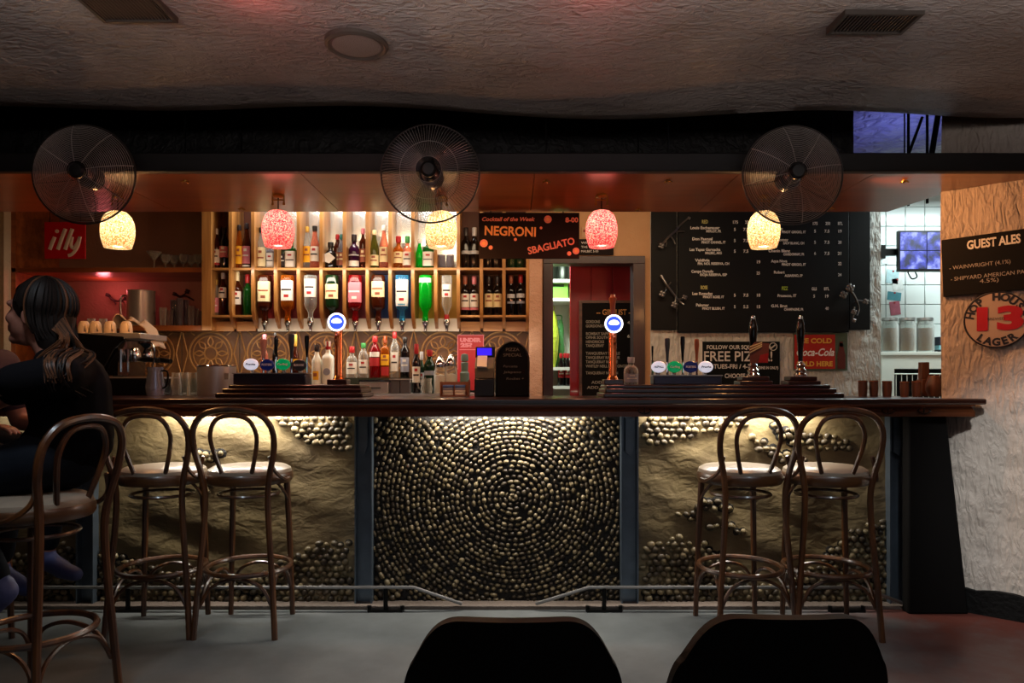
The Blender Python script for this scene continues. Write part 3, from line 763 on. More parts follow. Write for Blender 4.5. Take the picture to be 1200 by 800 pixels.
# black shell chairs in the foreground, backs to the camera
M_shell = pm('black_shell', '#0b0908', 0.6, var=0.2, spec=0.15)
def make_chair():
    t = empty('shell_chair')
    nx, nz = 40, 20; vs = []
    for s in (0, 1):
        for j in range(nz+1):
            v = j/nz
            z = 0.42+v*0.355
            wv = 0.222*(1-0.10*v)
            if v > 0.45:
                q = (v-0.45)/0.55; wv *= 1-0.08*q*q
            for i in range(nx+1):
                u = -1+2*i/nx
                vs.append((u*wv, -0.19-0.07*v+0.06*u*u+(0.0 if s else 0.028), z-(v**3)*(0.010*u*u+0.085*max(0.0, (abs(u)-0.45)/0.55)**2.8)))
    n1 = (nx+1)*(nz+1); fs = []
    for j in range(nz):
        for i in range(nx):
            a = j*(nx+1)+i; fs += [(a, a+1, a+nx+2, a+nx+1), (n1+a, n1+a+nx+1, n1+a+nx+2, n1+a+1)]
    for j in range(nz):
        a = j*(nx+1); fs += [(a, a+nx+1, n1+a+nx+1, n1+a), (a+nx, n1+a+nx, n1+a+2*nx+1, a+2*nx+1)]
    for i in range(nx):
        a = nz*(nx+1)+i; fs += [(a, a+1, n1+a+1, n1+a), (i, n1+i, n1+i+1, i+1)]
    MB().add(vs, fs).build('backrest', M_shell, t, smooth=60)
    MB().prism([(-0.20, -0.20), (0.20, -0.20), (0.225, 0.05), (0.20, 0.22), (0.1, 0.25), (-0.1, 0.25), (-0.20, 0.22), (-0.225, 0.05)], 0.41, 0.45, 'z').build('seat', M_shell, t, bevel=0.012)
    for sx in (-1, 1):
        for sy in (-1, 1):
            MB().tube([(sx*0.15, sy*0.14+0.01, 0.41), (sx*0.20, sy*0.20+0.01, 0.0)], [0.016, 0.012], 8).build('leg', M_bent, t)
    return t
ch = make_chair(); ch.location = (0.002, 1.53, 0); tag(ch, 'black shell chair standing in front of the spiral pebble panel', 'chair', 'black shell chairs')
c2 = copy_tree(ch); c2.location = (0.505, 1.545, 0); tag(c2, 'black shell chair standing in front of the two stools by the pillar', 'chair', 'black shell chairs')

# ================================================================== fans on the canopy edge
M_wire = pm('fan_wire', '#b0aaa4', 0.35, metal=0.35, var=0.1)
M_wire_d = pm('fan_wire_dark', '#3a3532', 0.35, metal=0.6, var=0.1)
M_blade = pm('smoked_blade', '#6a6670', 0.3, var=0.1, alpha=0.22)
M_fanb = pm('fan_black', '#0c0b0c', 0.35, var=0.1)
def make_fan(radial, yaw, tilt):
    t = empty('wall_fan'); t.rotation_euler = (tilt, 0, yaw)
    R = 0.226; dF = -0.075; dB = 0.055
    def guard(sgn, dep):
        mb = MB()
        def prof(q): return sgn*dep*(1-(q**3))       # depth of the dome at radius fraction q
        if radial:
            n = 96
            for k in range(n):
                a = 2*PI*k/n; q0 = 0.26
                mb.tube([(R*q*math.cos(a), prof(q), R*q*math.sin(a)) for q in (q0, 0.6, 0.88, 1.0)], 0.0009, 3, caps=False)
            rr = (0.26, 0.58, 1.0)
        else:
            for k in range(8):
                a = 2*PI*k/8+0.2
                mb.tube([(R*q*math.cos(a), prof(q), R*q*math.sin(a)) for q in (0.18, 0.45, 0.7, 0.88, 1.0)], 0.0016, 4, caps=False)
            rr = [0.2+0.8*k/24 for k in range(25)]
        for q in rr: mb.ring((0, prof(q), 0), R*q, 0.0011 if q < 0.99 else 0.0032, 'y', 48, 4)
        return mb
    guard(1, dF).build('guard', M_wire, t); guard(1, dB).build('guard', M_wire_d, t)
    MB().ring((0, 0, 0), R, 0.0042, 'y', 56, 6).build('rim', M_wire_d, t)
    MB().lathe([(0, dF-0.012), (0.026, dF-0.010), (0.036, dF+0.0), (0.036, dF+0.012), (0, dF+0.014)], 24, axis='y').build('badge', M_fanb, t)
    MB().lathe([(0, -0.035), (0.03, -0.032), (0.04, -0.01), (0.04, 0.02), (0, 0.02)], 20, axis='y').build('hub', M_fanb, t)
    for k in range(3):
        a0 = k*2*PI/3+0.5; vs = []; n = 8
        for j in range(n+1):
            r = 0.035+(R*0.88-0.035)*j/n; wd = 0.25+0.42*math.sin(PI*min(1, 0.15+j/n*0.85))
            for s in range(5):
                a = a0+(s/4-0.5)*wd*1.5
                vs.append((r*math.cos(a), -0.010+(s/4-0.5)*0.035, r*math.sin(a)))
        fs = [(j*5+s, j*5+s+1, (j+1)*5+s+1, (j+1)*5+s) for j in range(n) for s in range(4)]
        b = MB().add(vs, fs).build('blade', M_blade, t, smooth=60)
        so = b.modifiers.new('thickness', 'SOLIDIFY'); so.thickness = 0.002
    MB().lathe([(0, 0.02), (0.05, 0.022), (0.055, 0.04), (0.055, 0.085), (0.04, 0.105), (0, 0.107)], 20, axis='y').build('motor', M_fanb, t)
    MB().tube([(0, 0.08, 0.04), (0, 0.10, 0.10)], 0.014, 8).box(-0.03, 0.03, 0.085, 0.105, 0.06, 0.13).build('bracket', M_fanb, t)
    return t
for px, py, rad, yaw, tilt, lb in ((98, 204, False, 0.10, 0.02, 'wire caged fan on the canopy edge above the red coffee sign'),
                                   (504, 203, True, 0.0, 0.0, 'wire caged fan with close radial wires in front of the bottle shelves'),
                                   (929, 205, False, -0.05, 0.02, 'wire caged fan on the canopy edge in front of the menu board')):
    f_ = make_fan(rad, yaw, tilt); f_.location = (X(px, 3.33), 3.335, Z(py, 3.33)); tag(f_, lb, 'fan', 'wall fans')

# ================================================================== pendant lamps under the canopy
M_redglass = mosaic('red_mosaic_glass', '#c02838', '#ee6a6c', '#ffb0a0', 0.10)
M_ambglass = mosaic('amber_mosaic_glass', '#c88a40', '#f4cc88', '#fff0d0', 0.16)
M_bulb = pm('bulb_glow', '#ffffff', 0.5, var=0, emit='#fff2dc', es=18)
def make_pendant(red):
    t = empty('pendant_lamp')                 # origin at the soffit
    MB().lathe([(0, -0.001), (0.03, -0.001), (0.03, -0.012), (0.02, -0.018), (0, -0.018)], 16).build('ceiling_plate', M_brass, t)
    c = MB()
    for s in (-1, 1): c.tube([(s*0.030, 0, -0.005), (s*0.030, 0, -0.055)], 0.004, 6).lathe([(0, -0.060), (0.006, -0.056), (0.006, -0.045), (0, -0.045)], 8, (s*0.030, 0, 0))
    c.tube([(-0.035, 0, -0.030), (0.035, 0, -0.030)], 0.004, 6).build('bracket', M_brass, t)
    MB().tube([(0, 0, -0.018), (0, 0, -0.085)], 0.003, 6).build('cable', M_blackmetal, t)
    z0 = -0.085
    pr = [(0.022, 0.0), (0.045, -0.006), (0.068, -0.030), (0.082, -0.068), (0.086, -0.105), (0.083, -0.145), (0.074, -0.178), (0.067, -0.198)]
    full = pr+[(r-0.004, z) for r, z in pr[::-1]]
    MB().lathe([(r, z0+z) for r, z in pr], 32).build('shade', M_redglass if red else M_ambglass, t, recalc=False)
    MB().lathe([(0, z0+0.004), (0.024, z0+0.002), (0.024, z0-0.02), (0.014, z0-0.035), (0, z0-0.035)], 16).build('lamp_holder', M_brass, t)
    MB().lathe([(0.0, z0-0.03), (0.014, z0-0.04), (0.020, z0-0.06), (0.028, z0-0.09), (0.022, z0-0.112), (0, z0-0.12)], 16).build('bulb', M_bulb, t)
    return t
pr_, pa_ = make_pendant(True), make_pendant(False)
for i, (px, py, D, red, lb) in enumerate(((326, 228, 3.90, True, 'red mosaic glass pendant lamp in front of the bottle shelves'),
                                          (705, 229, 3.90, True, 'red mosaic glass pendant lamp above the doorway'),
                                          (138, 230, 3.92, False, 'amber mosaic glass pendant lamp beside the red coffee sign'),
                                          (517, 230, 3.92, False, 'amber mosaic glass pendant lamp behind the fan at the bottle shelves'),
                                          (895, 231, 3.92, False, 'amber mosaic glass pendant lamp in front of the menu board'))):
    o = (pr_ if i == 0 else copy_tree(pr_)) if red else (pa_ if i == 2 else copy_tree(pa_))
    x = X(px, D); o.location = (x, D, 2.196); tag(o, lb, 'pendant lamp', 'mosaic pendant lamps')
    light('pendant_downlight', 'POINT', (x, D, 2.196-0.31), 13.0 if not red else 5.0, (1.0, 0.45, 0.16) if not red else (1.0, 0.30, 0.20), 0.03)
# ================================================================== bottle shelves
M_pine = wood('honey_pine', '#8a5a2a', '#b98548', 0.4, 'z', 5, coat=0.3)
M_pineh = wood('honey_pine_boards', '#8a5a2a', '#b98548', 0.4, 'x', 5, coat=0.3)
DSF, DSB = 5.56, 5.815
zm, zl, zr_ = Z(313.5, DSF), Z(369, DSF), Z(387, DSF)
uprights = [242, 269.8, 296.2, 322.8, 349.5, 376.2, 403.4, 430.2, 457, 483.6, 510.4, 537, 564, 590.5, 618.5]
sh = tag(empty('bottle_shelf', (0, DSF, zr_)), 'honey pine shelf unit of bottle compartments on the back wall', 'shelf unit')
ZTOP = 2.68
for i, u in enumerate(uprights):
    hw = S(5.5 if i == 0 else 1.9, DSF); x = X(u, DSF)
    z0 = 0.0 if i in (0, 14) else 0.02
    MB().prism([(0.0, 0.16), (0.0, ZTOP-zr_), (DSB-DSF, ZTOP-zr_), (DSB-DSF, z0), (0.10, z0), (0.03, 0.08)] if i not in (0,) else [(0, 0), (0, ZTOP-zr_), (DSB-DSF, ZTOP-zr_), (DSB-DSF, 0)], x-hw, x+hw, 'x').build('upright', M_pine, sh)
for i in range(14):
    xa, xb = X(uprights[i], DSF)+S(5.5 if i == 0 else 1.9, DSF), X(uprights[i+1], DSF)-S(1.9, DSF)
    MB().box(xa, xb, 0.004, DSB-DSF, zm-0.018-zr_, zm-zr_).build('shelf_board', M_pineh, sh)
    if i < 2 or i > 10:
        MB().box(xa, xb, 0.004, DSB-DSF, zl-0.016-zr_, zl-zr_).build('shelf_board', M_pineh, sh)
        MB().box(xa, xb, 0.10, 0.115, 0.0, 0.075).build('lower_rail', M_pineh, sh)
MB().box(X(236.5, DSF), X(620, DSF), 0.0, DSB-DSF, ZTOP-zr_, ZTOP+0.03-zr_).build('top_board', M_pineh, sh)
M_mirror = pm('old_mirror', '#e0e2de', 0.22, metal=0.75, var=0.08, scale=5)
MB().box(X(297, DSF), X(536, DSF), DSB-DSF-0.008, DSB-DSF-0.002, zm-zr_, ZTOP-zr_).build('mirror', M_mirror, sh)
M_backb = pm('back_board', '#5a3020', 0.5, var=0.2)
MB().box(X(242, DSF), X(296, DSF), DSB-DSF-0.008, DSB-DSF-0.002, 0, ZTOP-zr_).build('back_board', M_backb, sh)
MB().box(X(537, DSF), X(618, DSF), DSB-DSF-0.008, DSB-DSF-0.002, 0, ZTOP-zr_).build('back_board', M_backb, sh)
# coloured bunting cards behind the optics
cards = ['#a02c34', '#7a2632', '#8c3a3a', '#6b2a30', '#9c4a50', '#3a5a9c', '#34609c', '#b88a2c', '#b88a2c']
M_cardw = pm('white_card', '#d8d2c4', 0.7, var=0.06)
for i in range(9):
    k = i+2; xa, xb = X(uprights[k], DSF)+0.014, X(uprights[k+1], DSF)-0.014
    MB().box(xa, xb, DSB-DSF-0.008, DSB-DSF-0.002, 0.10, zm-0.02-zr_).build('back_card', pm('card_%d' % i, cards[i], 0.6, var=0.35, scale=9), sh)
    MB().box(xa-0.012, xb+0.012, 0.10, 0.115, 0.0, 0.10).build('optic_card', M_cardw, sh)

# ------------------------------------------------------------------ bottles
def glass(name, col, trans=0.85, rough=0.05):
    """bottle glass that lets light straight through: tinted clear mixed with a glossy coloured body"""
    m = bpy.data.materials.new('glass_'+name); m.use_nodes = True; n = m.node_tree.nodes; L = m.node_tree.links
    b = n['Principled BSDF']; c = hexc(col); b.inputs['Base Color'].default_value = (*c, 1); b.inputs['Roughness'].default_value = rough
    tr = n.new('ShaderNodeBsdfTransparent'); tr.inputs[0].default_value = (*[x**0.6 for x in c], 1)
    fr = n.new('ShaderNodeLayerWeight'); fr.inputs['Blend'].default_value = 0.25
    mr = n.new('ShaderNodeMapRange'); mr.inputs['To Min'].default_value = 1-trans; mr.inputs['To Max'].default_value = 1.0
    L.new(fr.outputs['Facing'], mr.inputs['Value'])
    mx = n.new('ShaderNodeMixShader'); L.new(mr.outputs[0], mx.inputs[0]); L.new(tr.outputs[0], mx.inputs[1]); L.new(b.outputs[0], mx.inputs[2])
    L.new(mx.outputs[0], n['Material Output'].inputs[0])
    return m
G = dict(black=pm('glass_black', '#0c0808', 0.08, var=0.1), brown=glass('brown', '#4a1c0a', 0.55), amber=glass('amber', '#c4661a', 0.8), clear=glass('clear', '#e6e8e4', 0.93),
         green=glass('green', '#1c5a1e', 0.6), bright=glass('bright', '#10c830', 0.75), blue=glass('blue', '#4fb0e6', 0.85), red=glass('red', '#8a0f14', 0.6),
         purple=glass('purple', '#3c1238', 0.5), olive=glass('olive', '#5c5a1e', 0.6), wine=pm('glass_wine', '#120a08', 0.10, var=0.1), rose=glass('rose', '#e08a70', 0.8),
         milk=pm('glass_milk', '#e6e6da', 0.25, var=0.05), dgreen=pm('glass_dgreen', '#0f2410', 0.08, var=0.1), grey=glass('grey', '#a8a4ae', 0.8))
L_ = dict(white='#d6d2c8', cream='#d8c99c', pink='#c4707a', red='#a01c20', yellow='#e0a81c', dark='#241c20', green='#3c8a4a', brown='#8a4a34', grey='#8c90a0', silver='#b4b6bc', orange='#d0702c', black='#100e0e', teal='#205c54', gold='#b8903c')
def LM(k): return pm('label_'+k, L_[k], 0.55, var=0.05, scale=40)
def CM(k): return pm('cap_'+k, L_[k], 0.35, var=0.05)
PROF = dict(
    wine=[(0.0, 0), (0.92, 0.0), (1.0, 0.02), (1.0, 0.60), (0.93, 0.66), (0.60, 0.72), (0.40, 0.77), (0.37, 0.95), (0.42, 0.955), (0.42, 1.0), (0, 1.0)],
    spirit=[(0.0, 0), (0.93, 0.0), (1.0, 0.02), (1.0, 0.62), (0.92, 0.69), (0.55, 0.77), (0.40, 0.82), (0.38, 0.92), (0.46, 0.925), (0.46, 1.0), (0, 1.0)],
    tall=[(0.0, 0), (0.93, 0.0), (1.0, 0.02), (0.98, 0.5), (0.80, 0.62), (0.52, 0.74), (0.40, 0.84), (0.38, 0.93), (0.46, 0.935), (0.46, 1.0), (0, 1.0)],
    squat=[(0.0, 0), (0.9, 0.0), (1.0, 0.03), (1.0, 0.48), (0.93, 0.58), (0.70, 0.66), (0.38, 0.71), (0.34, 0.86), (0.42, 0.865), (0.42, 1.0), (0, 1.0)],
    square=[(0.0, 0), (0.95, 0.0), (1.0, 0.02), (1.0, 0.66), (0.90, 0.72), (0.50, 0.76), (0.40, 0.79), (0.38, 0.90), (0.46, 0.905), (0.46, 1.0), (0, 1.0)])
NECK = dict(wine=0.80, spirit=0.86, tall=0.88, squat=0.80, square=0.84)
def bottle(x, y, z, h, r, kind, gl, lab, cap, span, words, rz=0.0, group='bottles on the shelves', inv=False, band=None, nm='bottle'):
    """glass body is the thing; label(s), cap or pourer are its parts. lab colour on span (fractions of height)"""
    pr = PROF[kind]; sq = 4.5 if kind == 'square' else None
    cz = NECK[kind]
    body = [(a*r, b*h) for a, b in pr]
    o = MB().lathe(body, 18 if not sq else 24, sq=sq).build(nm, G[gl], loc=(x, y, z), rot=(PI if inv else 0, 0, rz), smooth=50)
    def rad(t):
        for (a0, b0), (a1, b1) in zip(pr[1:], pr[2:]):
            if b0 <= t <= b1: return a0+(a1-a0)*(t-b0)/max(1e-6, b1-b0)
        return 1.0
    fs = 1 if inv else -1                      # the label faces the room
    a0, a1 = (PI*1.5-1.15, PI*1.5+1.15) if not inv else (PI*0.5-1.15, PI*0.5+1.15)
    def lab_mesh(s0, s1, m, name='label'):
        n = 5
        p = [(rad(s0+(s1-s0)*k/n)*r+0.0009, (s0+(s1-s0)*k/n)*h) for k in range(n+1)]
        return MB().lathe(p, 12, a0=a0, a1=a1, sq=sq).build(name, LM(m), o, smooth=60)
    if lab: lb = lab_mesh(span[0], span[1], lab)
    if lab and span[1]-span[0] > 0.2:
        s0, s1 = span; q = s0+(s1-s0)*0.42
        dk = {'white': 'dark', 'cream': 'brown', 'pink': 'white', 'red': 'white', 'yellow': 'brown', 'silver': 'dark', 'grey': 'white', 'brown': 'cream', 'black': 'silver', 'green': 'white', 'orange': 'white', 'dark': 'white'}.get(lab, 'dark')
        pp = [(rad(q)*r+0.0016, q*h), (rad(q+0.035)*r+0.0016, (q+0.035)*h)]
        MB().lathe(pp, 8, a0=(a0+a1)/2-0.7, a1=(a0+a1)/2+0.7, sq=sq).build('print_line', LM(dk), lb, smooth=60)
        q = s0+(s1-s0)*0.70
        pp = [(rad(q)*r+0.0016, q*h), (rad(q+0.06)*r+0.0016, (q+0.06)*h)]
        MB().lathe(pp, 6, a0=(a0+a1)/2-0.35, a1=(a0+a1)/2+0.35, sq=sq).build('print_emblem', LM('red' if dk == 'dark' else dk), lb, smooth=60)
    if band: lab_mesh(band[1], band[2], band[0], 'band_label')
    if cap:
        rc = 0.46*r+0.0015
        MB().lathe([(0, 1.004*h), (rc*0.9, 1.004*h), (rc, 0.99*h), (rc, cz*h+0.01), (rc*0.9, cz*h), (0, cz*h)], 14).build('cap', CM(cap), o, smooth=40)
    if inv:
        d = MB().lathe([(0, h*0.93), (0.017, h*0.93), (0.02, h*0.97), (0.026, h+0.008), (0.026, h+0.022), (0.014, h+0.05), (0.012, h+0.075), (0.006, h+0.08), (0, h+0.08)], 14)
        d.build('optic_measure', M_chrome, o)
        MB().box(-0.012, 0.012, -0.075, -0.02, h+0.0, h+0.02).build('clamp', M_blackmetal, o)
    tag(o, words, 'bottle', group)
    return o
DB = 5.665
def row(lst, zb, group, D=DB):
    for (px, topy, hw, kind, gl, lab, cap, span, words, *more) in lst:
        y = D+(more[0] if more else 0.0)
        h = Z(topy, y)-zb
        bottle(X(px, y), y, zb, h, S(hw, y), kind, gl, lab, cap, span, words, group=group, band=more[1] if len(more) > 1 else None)
up = [
    (252.8, 268, 6.2, 'spirit', 'brown', 'white', 'white', (0.16, 0.48), 'dark brown bottle with white and red label, upper shelf beside the pine end post', 0, ('red', 0.10, 0.15)),
    (263.0, 267, 5.4, 'spirit', 'black', 'pink', 'black', (0.28, 0.55), 'black bottle with pink label on the upper shelf'),
    (257.0, 248, 4.6, 'tall', 'brown', None, 'black', (0, 0), 'very tall dark brown bottle standing behind the white and red label', 0.085),
    (280.5, 264, 4.6, 'tall', 'amber', 'yellow', 'dark', (0.12, 0.52), 'slim amber bottle with yellow label, upper shelf'),
    (289.0, 262, 5.2, 'tall', 'brown', 'pink', 'dark', (0.12, 0.50), 'slim red-brown bottle with faded pink label, upper shelf', 0, ('white', 0.05, 0.09)),
    (306.5, 267, 5.8, 'tall', 'clear', 'cream', 'black', (0.06, 0.52), 'clear long-necked bottle with cream label next to the red pendant lamp'),
    (317.0, 285, 4.6, 'square', 'grey', 'white', 'silver', (0.10, 0.62), 'pale bottle with white label half behind the red pendant lamp', 0.03),
    (330.5, 280, 4.4, 'square', 'dgreen', 'dark', 'green', (0.10, 0.5), 'dark bottle with black label below the red pendant lamp', 0.02),
    (341.0, 282, 6.0, 'square', 'green', 'white', 'green', (0.06, 0.62), 'green bottle with large white label just beyond the red pendant lamp'),
    (360.0, 266, 4.8, 'tall', 'clear', 'yellow', 'gold', (0.16, 0.54), 'clear long-necked bottle with yellow label, upper shelf'),
    (369.0, 265, 5.8, 'tall', 'rose', 'white', 'black', (0.18, 0.52), 'rose coloured bottle with white label and black ball stopper'),
    (387.5, 284, 7.0, 'squat', 'black', None, 'black', (0, 0), 'round black bottle with tilted white square label'),
    (395.5, 275, 4.6, 'spirit', 'brown', 'brown', 'red', (0.14, 0.5), 'brown bottle with red cap behind the round black bottle', 0.075),
    (400.0, 275, 3.6, 'spirit', 'grey', 'brown', 'teal', (0.14, 0.5), 'small bottle with teal cap beside the red-capped brown one', 0.04),
    (415.0, 275, 6.6, 'squat', 'purple', 'white', 'dark', (0.08, 0.24), 'deep purple bottle with low white label', 0, ('silver', 0.38, 0.42)),
    (425.5, 268, 4.4, 'spirit', 'brown', 'brown', 'pink', (0.18, 0.50), 'brown bottle with terracotta label and pink stopper', 0.02),
    (438.5, 270, 6.0, 'tall', 'olive', 'cream', 'cream', (0.09, 0.36), 'olive bottle with square cream label'),
    (450.0, 264, 5.4, 'tall', 'rose', 'cream', 'white', (0.16, 0.50), 'frosted pinkish bottle with tall cream label'),
    (467.0, 277, 6.4, 'squat', 'amber', 'cream', 'red', (0.18, 0.52), 'amber bottle with cream label and red stopper'),
    (477.5, 277, 6.0, 'squat', 'rose', 'white', 'green', (0.12, 0.52), 'pale orange bottle with white label and green stopper'),
    (491.5, 281, 4.4, 'tall', 'bright', None, 'white', (0, 0), 'slim bright green bottle without label'),
    (502.0, 280, 6.4, 'square', 'green', 'white', 'green', (0.10, 0.56), 'broad green bottle with white label near the amber pendant lamp'),
    (546.0, 267, 5.6, 'wine', 'wine', 'silver', 'dark', (0.36, 0.44), 'dark wine bottle with dark foil and narrow silver label'),
    (556.0, 267, 5.6, 'wine', 'wine', 'silver', 'silver', (0.36, 0.44), 'dark wine bottle with silver foil and narrow silver label'),
    (572.5, 266, 5.6, 'wine', 'wine', 'silver', 'dark', (0.40, 0.46), 'dark wine bottle mostly hidden behind the cocktail board'),
    (582.5, 266, 5.6, 'wine', 'wine', 'silver', 'dark', (0.40, 0.46), 'dark wine bottle mostly hidden behind the cocktail board'),
    (599.5, 266, 5.6, 'wine', 'dgreen', 'silver', 'dark', (0.40, 0.46), 'dark green wine bottle mostly hidden behind the cocktail board'),
    (609.5, 266, 5.6, 'wine', 'dgreen', 'silver', 'dark', (0.40, 0.46), 'dark green wine bottle mostly hidden behind the cocktail board')]
row(up, zm, 'bottles on the upper shelf')
rb = [o for o in COL.objects if o.get('label') == 'round black bottle with tilted white square label'][0]
rr_ = S(7.0, DB)
MB().prism([(0, -0.042), (0.046, 0), (0, 0.042), (-0.034, 0.03), (-0.034, -0.03)], -rr_-0.003, -rr_+0.006, 'y').build('label', LM('white'), rb, loc=(0, 0, 0.085))
lo = [
    (252.5, 328, 5.2, 'spirit', 'clear', 'pink', 'gold', (0.10, 0.50), 'clear bottle with bright pink label on the lower shelf'),
    (261.5, 320, 5.0, 'spirit', 'brown', 'white', 'silver', (0.42, 0.66), 'brown bottle with white label and metal pourer, lower shelf'),
    (278.0, 319, 5.6, 'wine', 'brown', 'white', 'cream', (0.26, 0.56), 'whiskey-brown bottle with white label and cream capsule, lower shelf'),
    (290.0, 322, 5.2, 'wine', 'green', None, 'red', (0, 0), 'green bottle without label on the lower shelf'),
    (545.2, 324, 5.3, 'wine', 'wine', 'white', 'brown', (0.22, 0.56), 'red wine bottle with white label and pale lower band, brown foil', 0, ('pink', 0.15, 0.21)),
    (555.7, 324, 5.3, 'wine', 'wine', 'white', 'pink', (0.22, 0.56), 'red wine bottle with white label and pale lower band, pink foil', 0, ('pink', 0.15, 0.21)),
    (572.8, 324, 5.3, 'wine', 'wine', 'cream', 'dark', (0.22, 0.56), 'red wine bottle with cream emblem label, on the side of the white labelled pair'),
    (583.0, 324, 5.3, 'wine', 'wine', 'cream', 'dark', (0.22, 0.56), 'red wine bottle with cream emblem label, on the side of the red foil bottles'),
    (598.8, 323, 5.0, 'wine', 'black', 'grey', 'brown', (0.30, 0.36), 'black wine bottle with white drawing and dull brownish foil', 0, ('silver', 0.44, 0.54)),
    (610.2, 322, 5.3, 'wine', 'black', 'grey', 'red', (0.30, 0.36), 'black wine bottle with white drawing and bright red foil', 0, ('silver', 0.44, 0.54))]
row(lo, zl, 'bottles on the lower shelf')
# upturned spirit bottles in the optics
op = [(310.5, 7.2, 'square', 'brown', 'cream', (0.42, 0.86), 'upturned dark spirit bottle with patterned cream label in an optic'),
      (337.5, 7.2, 'square', 'amber', 'white', (0.44, 0.88), 'upturned amber spirit bottle with white label in an optic'),
      (364.0, 7.6, 'spirit', 'clear', 'white', (0.52, 0.92), 'upturned clear spirit bottle with white label in an optic'),
      (389.5, 7.4, 'square', 'dgreen', 'cream', (0.48, 0.80), 'upturned dark green spirit bottle with arched cream label in an optic'),
      (416.5, 7.8, 'square', 'red', 'pink', (0.40, 0.84), 'upturned dark red spirit bottle with pink label in an optic'),
      (443.5, 7.6, 'square', 'brown', 'cream', (0.52, 0.86), 'upturned red-brown spirit bottle with plain cream label in an optic'),
      (471.5, 7.4, 'square', 'blue', 'white', (0.32, 0.90), 'upturned pale blue spirit bottle with tall white label in an optic'),
      (498.5, 7.6, 'spirit', 'bright', 'white', (0.84, 0.94), 'upturned bright green spirit bottle in an optic'),
      (523.5, 6.0, 'spirit', 'clear', 'white', (0.52, 0.80), 'upturned clear spirit bottle with white label and red neck in an optic')]
for px, hw, kind, gl, lab, span, words in op:
    y = 5.61; zt = Z(323, y); h = S(53, y)
    span = (1-span[1], 1-span[0]); 
    bottle(X(px, y), y, zt, h, S(hw, y), kind, gl, lab, 'red' if px > 520 else None, span, words, inv=True, group='upturned optic bottles', nm='optic_bottle')

# ------------------------------------------------------------------ back counter under the shelves
ZC = 1.10
bc = tag(empty('back_counter', (0, 5.2, 0)), 'stainless back counter with a raised bottle step', 'back counter')
MB().box(-3.0, 0.13, 0.0, 0.61, ZC-0.04, ZC).build('worktop', M_steel, bc)
MB().box(-3.0, 0.13, 0.03, 0.61, 0.0, ZC-0.04).build('cabinet', pm('cabinet_dark', '#1a1512', 0.6), bc)
ZS = Z(442.5, 5.5)
MB().box(X(404, 5.5), X(483, 5.5), 0.22, 0.45, ZC, ZS).build('bottle_step', pm('smoke_glass_step', '#3c443c', 0.15, var=0.2), bc)
cnt = [
    (412.5, 406, 6.6, 'squat', 'clear', 'white', 'red', (0.12, 0.5), 'clear squat bottle with red stopper on the back counter beside the copper tap'),
    (426.0, 402, 5.8, 'spirit', 'clear', 'white', 'green', (0.12, 0.52), 'clear bottle with white label and green cap on the back counter'),
    (439.5, 394, 6.4, 'spirit', 'red', 'white', 'red', (0.50, 0.62), 'red-brown bottle with white shoulder label and red cap', 0, ('red', 0.28, 0.48)),
    (451.3, 394, 4.8, 'square', 'amber', 'yellow', 'brown', (0.30, 0.56), 'amber bottle with bright yellow label', 0, ('red', 0.05, 0.26)),
    (462.5, 389, 5.0, 'spirit', 'clear', 'white', 'red', (0.14, 0.56), 'clear tall bottle with white label and red capsule on the back counter'),
    (474.5, 395, 5.4, 'spirit', 'black', 'grey', 'black', (0.14, 0.50), 'black bottle with grey label on the back counter')]
row(cnt, ZS, 'bottles on the back counter', 5.5)
cn2 = [
    (488.0, 403, 4.9, 'wine', 'wine', 'white', 'red', (0.22, 0.54), 'open wine bottle with white label and red capsule on the back counter'),
    (503.5, 410, 6.6, 'spirit', 'dgreen', 'grey', 'red', (0.42, 0.52), 'broad dark green bottle with red cap on the back counter'),
    (494.0, 412, 4.0, 'wine', 'dgreen', 'silver', 'silver', (0.2, 0.5), 'small dark bottle with silver label between the two red-capped ones', 0.08),
    (371.3, 404, 5.9, 'spirit', 'milk', None, 'dark', (0, 0), 'opaque white bottle with a small brown and yellow emblem'),
    (384.5, 400, 6.4, 'square', 'milk', None, 'red', (0, 0), 'milky bottle with grey oval mark and red cap'),
    (310.0, 392, 4.2, 'wine', 'rose', None, 'pink', (0, 0), 'pinkish bottle behind the tap badges', 0.1),
    (322.5, 390, 3.4, 'wine', 'black', None, 'black', (0, 0), 'slim black bottle behind the tap badges', 0.1),
    (346.0, 392, 4.4, 'wine', 'brown', 'yellow', 'gold', (0.5, 0.58), 'brown bottle with gold neck behind the tap badges', 0.1)]
row(cn2, ZC, 'bottles on the back counter', 5.38)
def find(lb): return [o for o in COL.objects if o.get('label') == lb][0]
o = find('opaque white bottle with a small brown and yellow emblem'); r = S(5.9, 5.38)
MB().lathe([(r+0.001, 0.10), (r+0.001, 0.165)], 8, a0=PI*1.5-0.6, a1=PI*1.5+0.6).build('emblem', LM('yellow'), o)
MB().lathe([(r+0.002, 0.125), (r+0.002, 0.15)], 6, a0=PI*1.5-0.45, a1=PI*1.5+0.25).build('emblem', LM('brown'), o)
o = find('milky bottle with grey oval mark and red cap'); r = S(6.4, 5.38)
MB().lathe([(0, -r-0.003), (0.026, -r-0.003), (0.026, -r+0.004), (0, -r+0.004)], 20, (0, 0, 0.16), axis='y').build('emblem', LM('grey'), o)
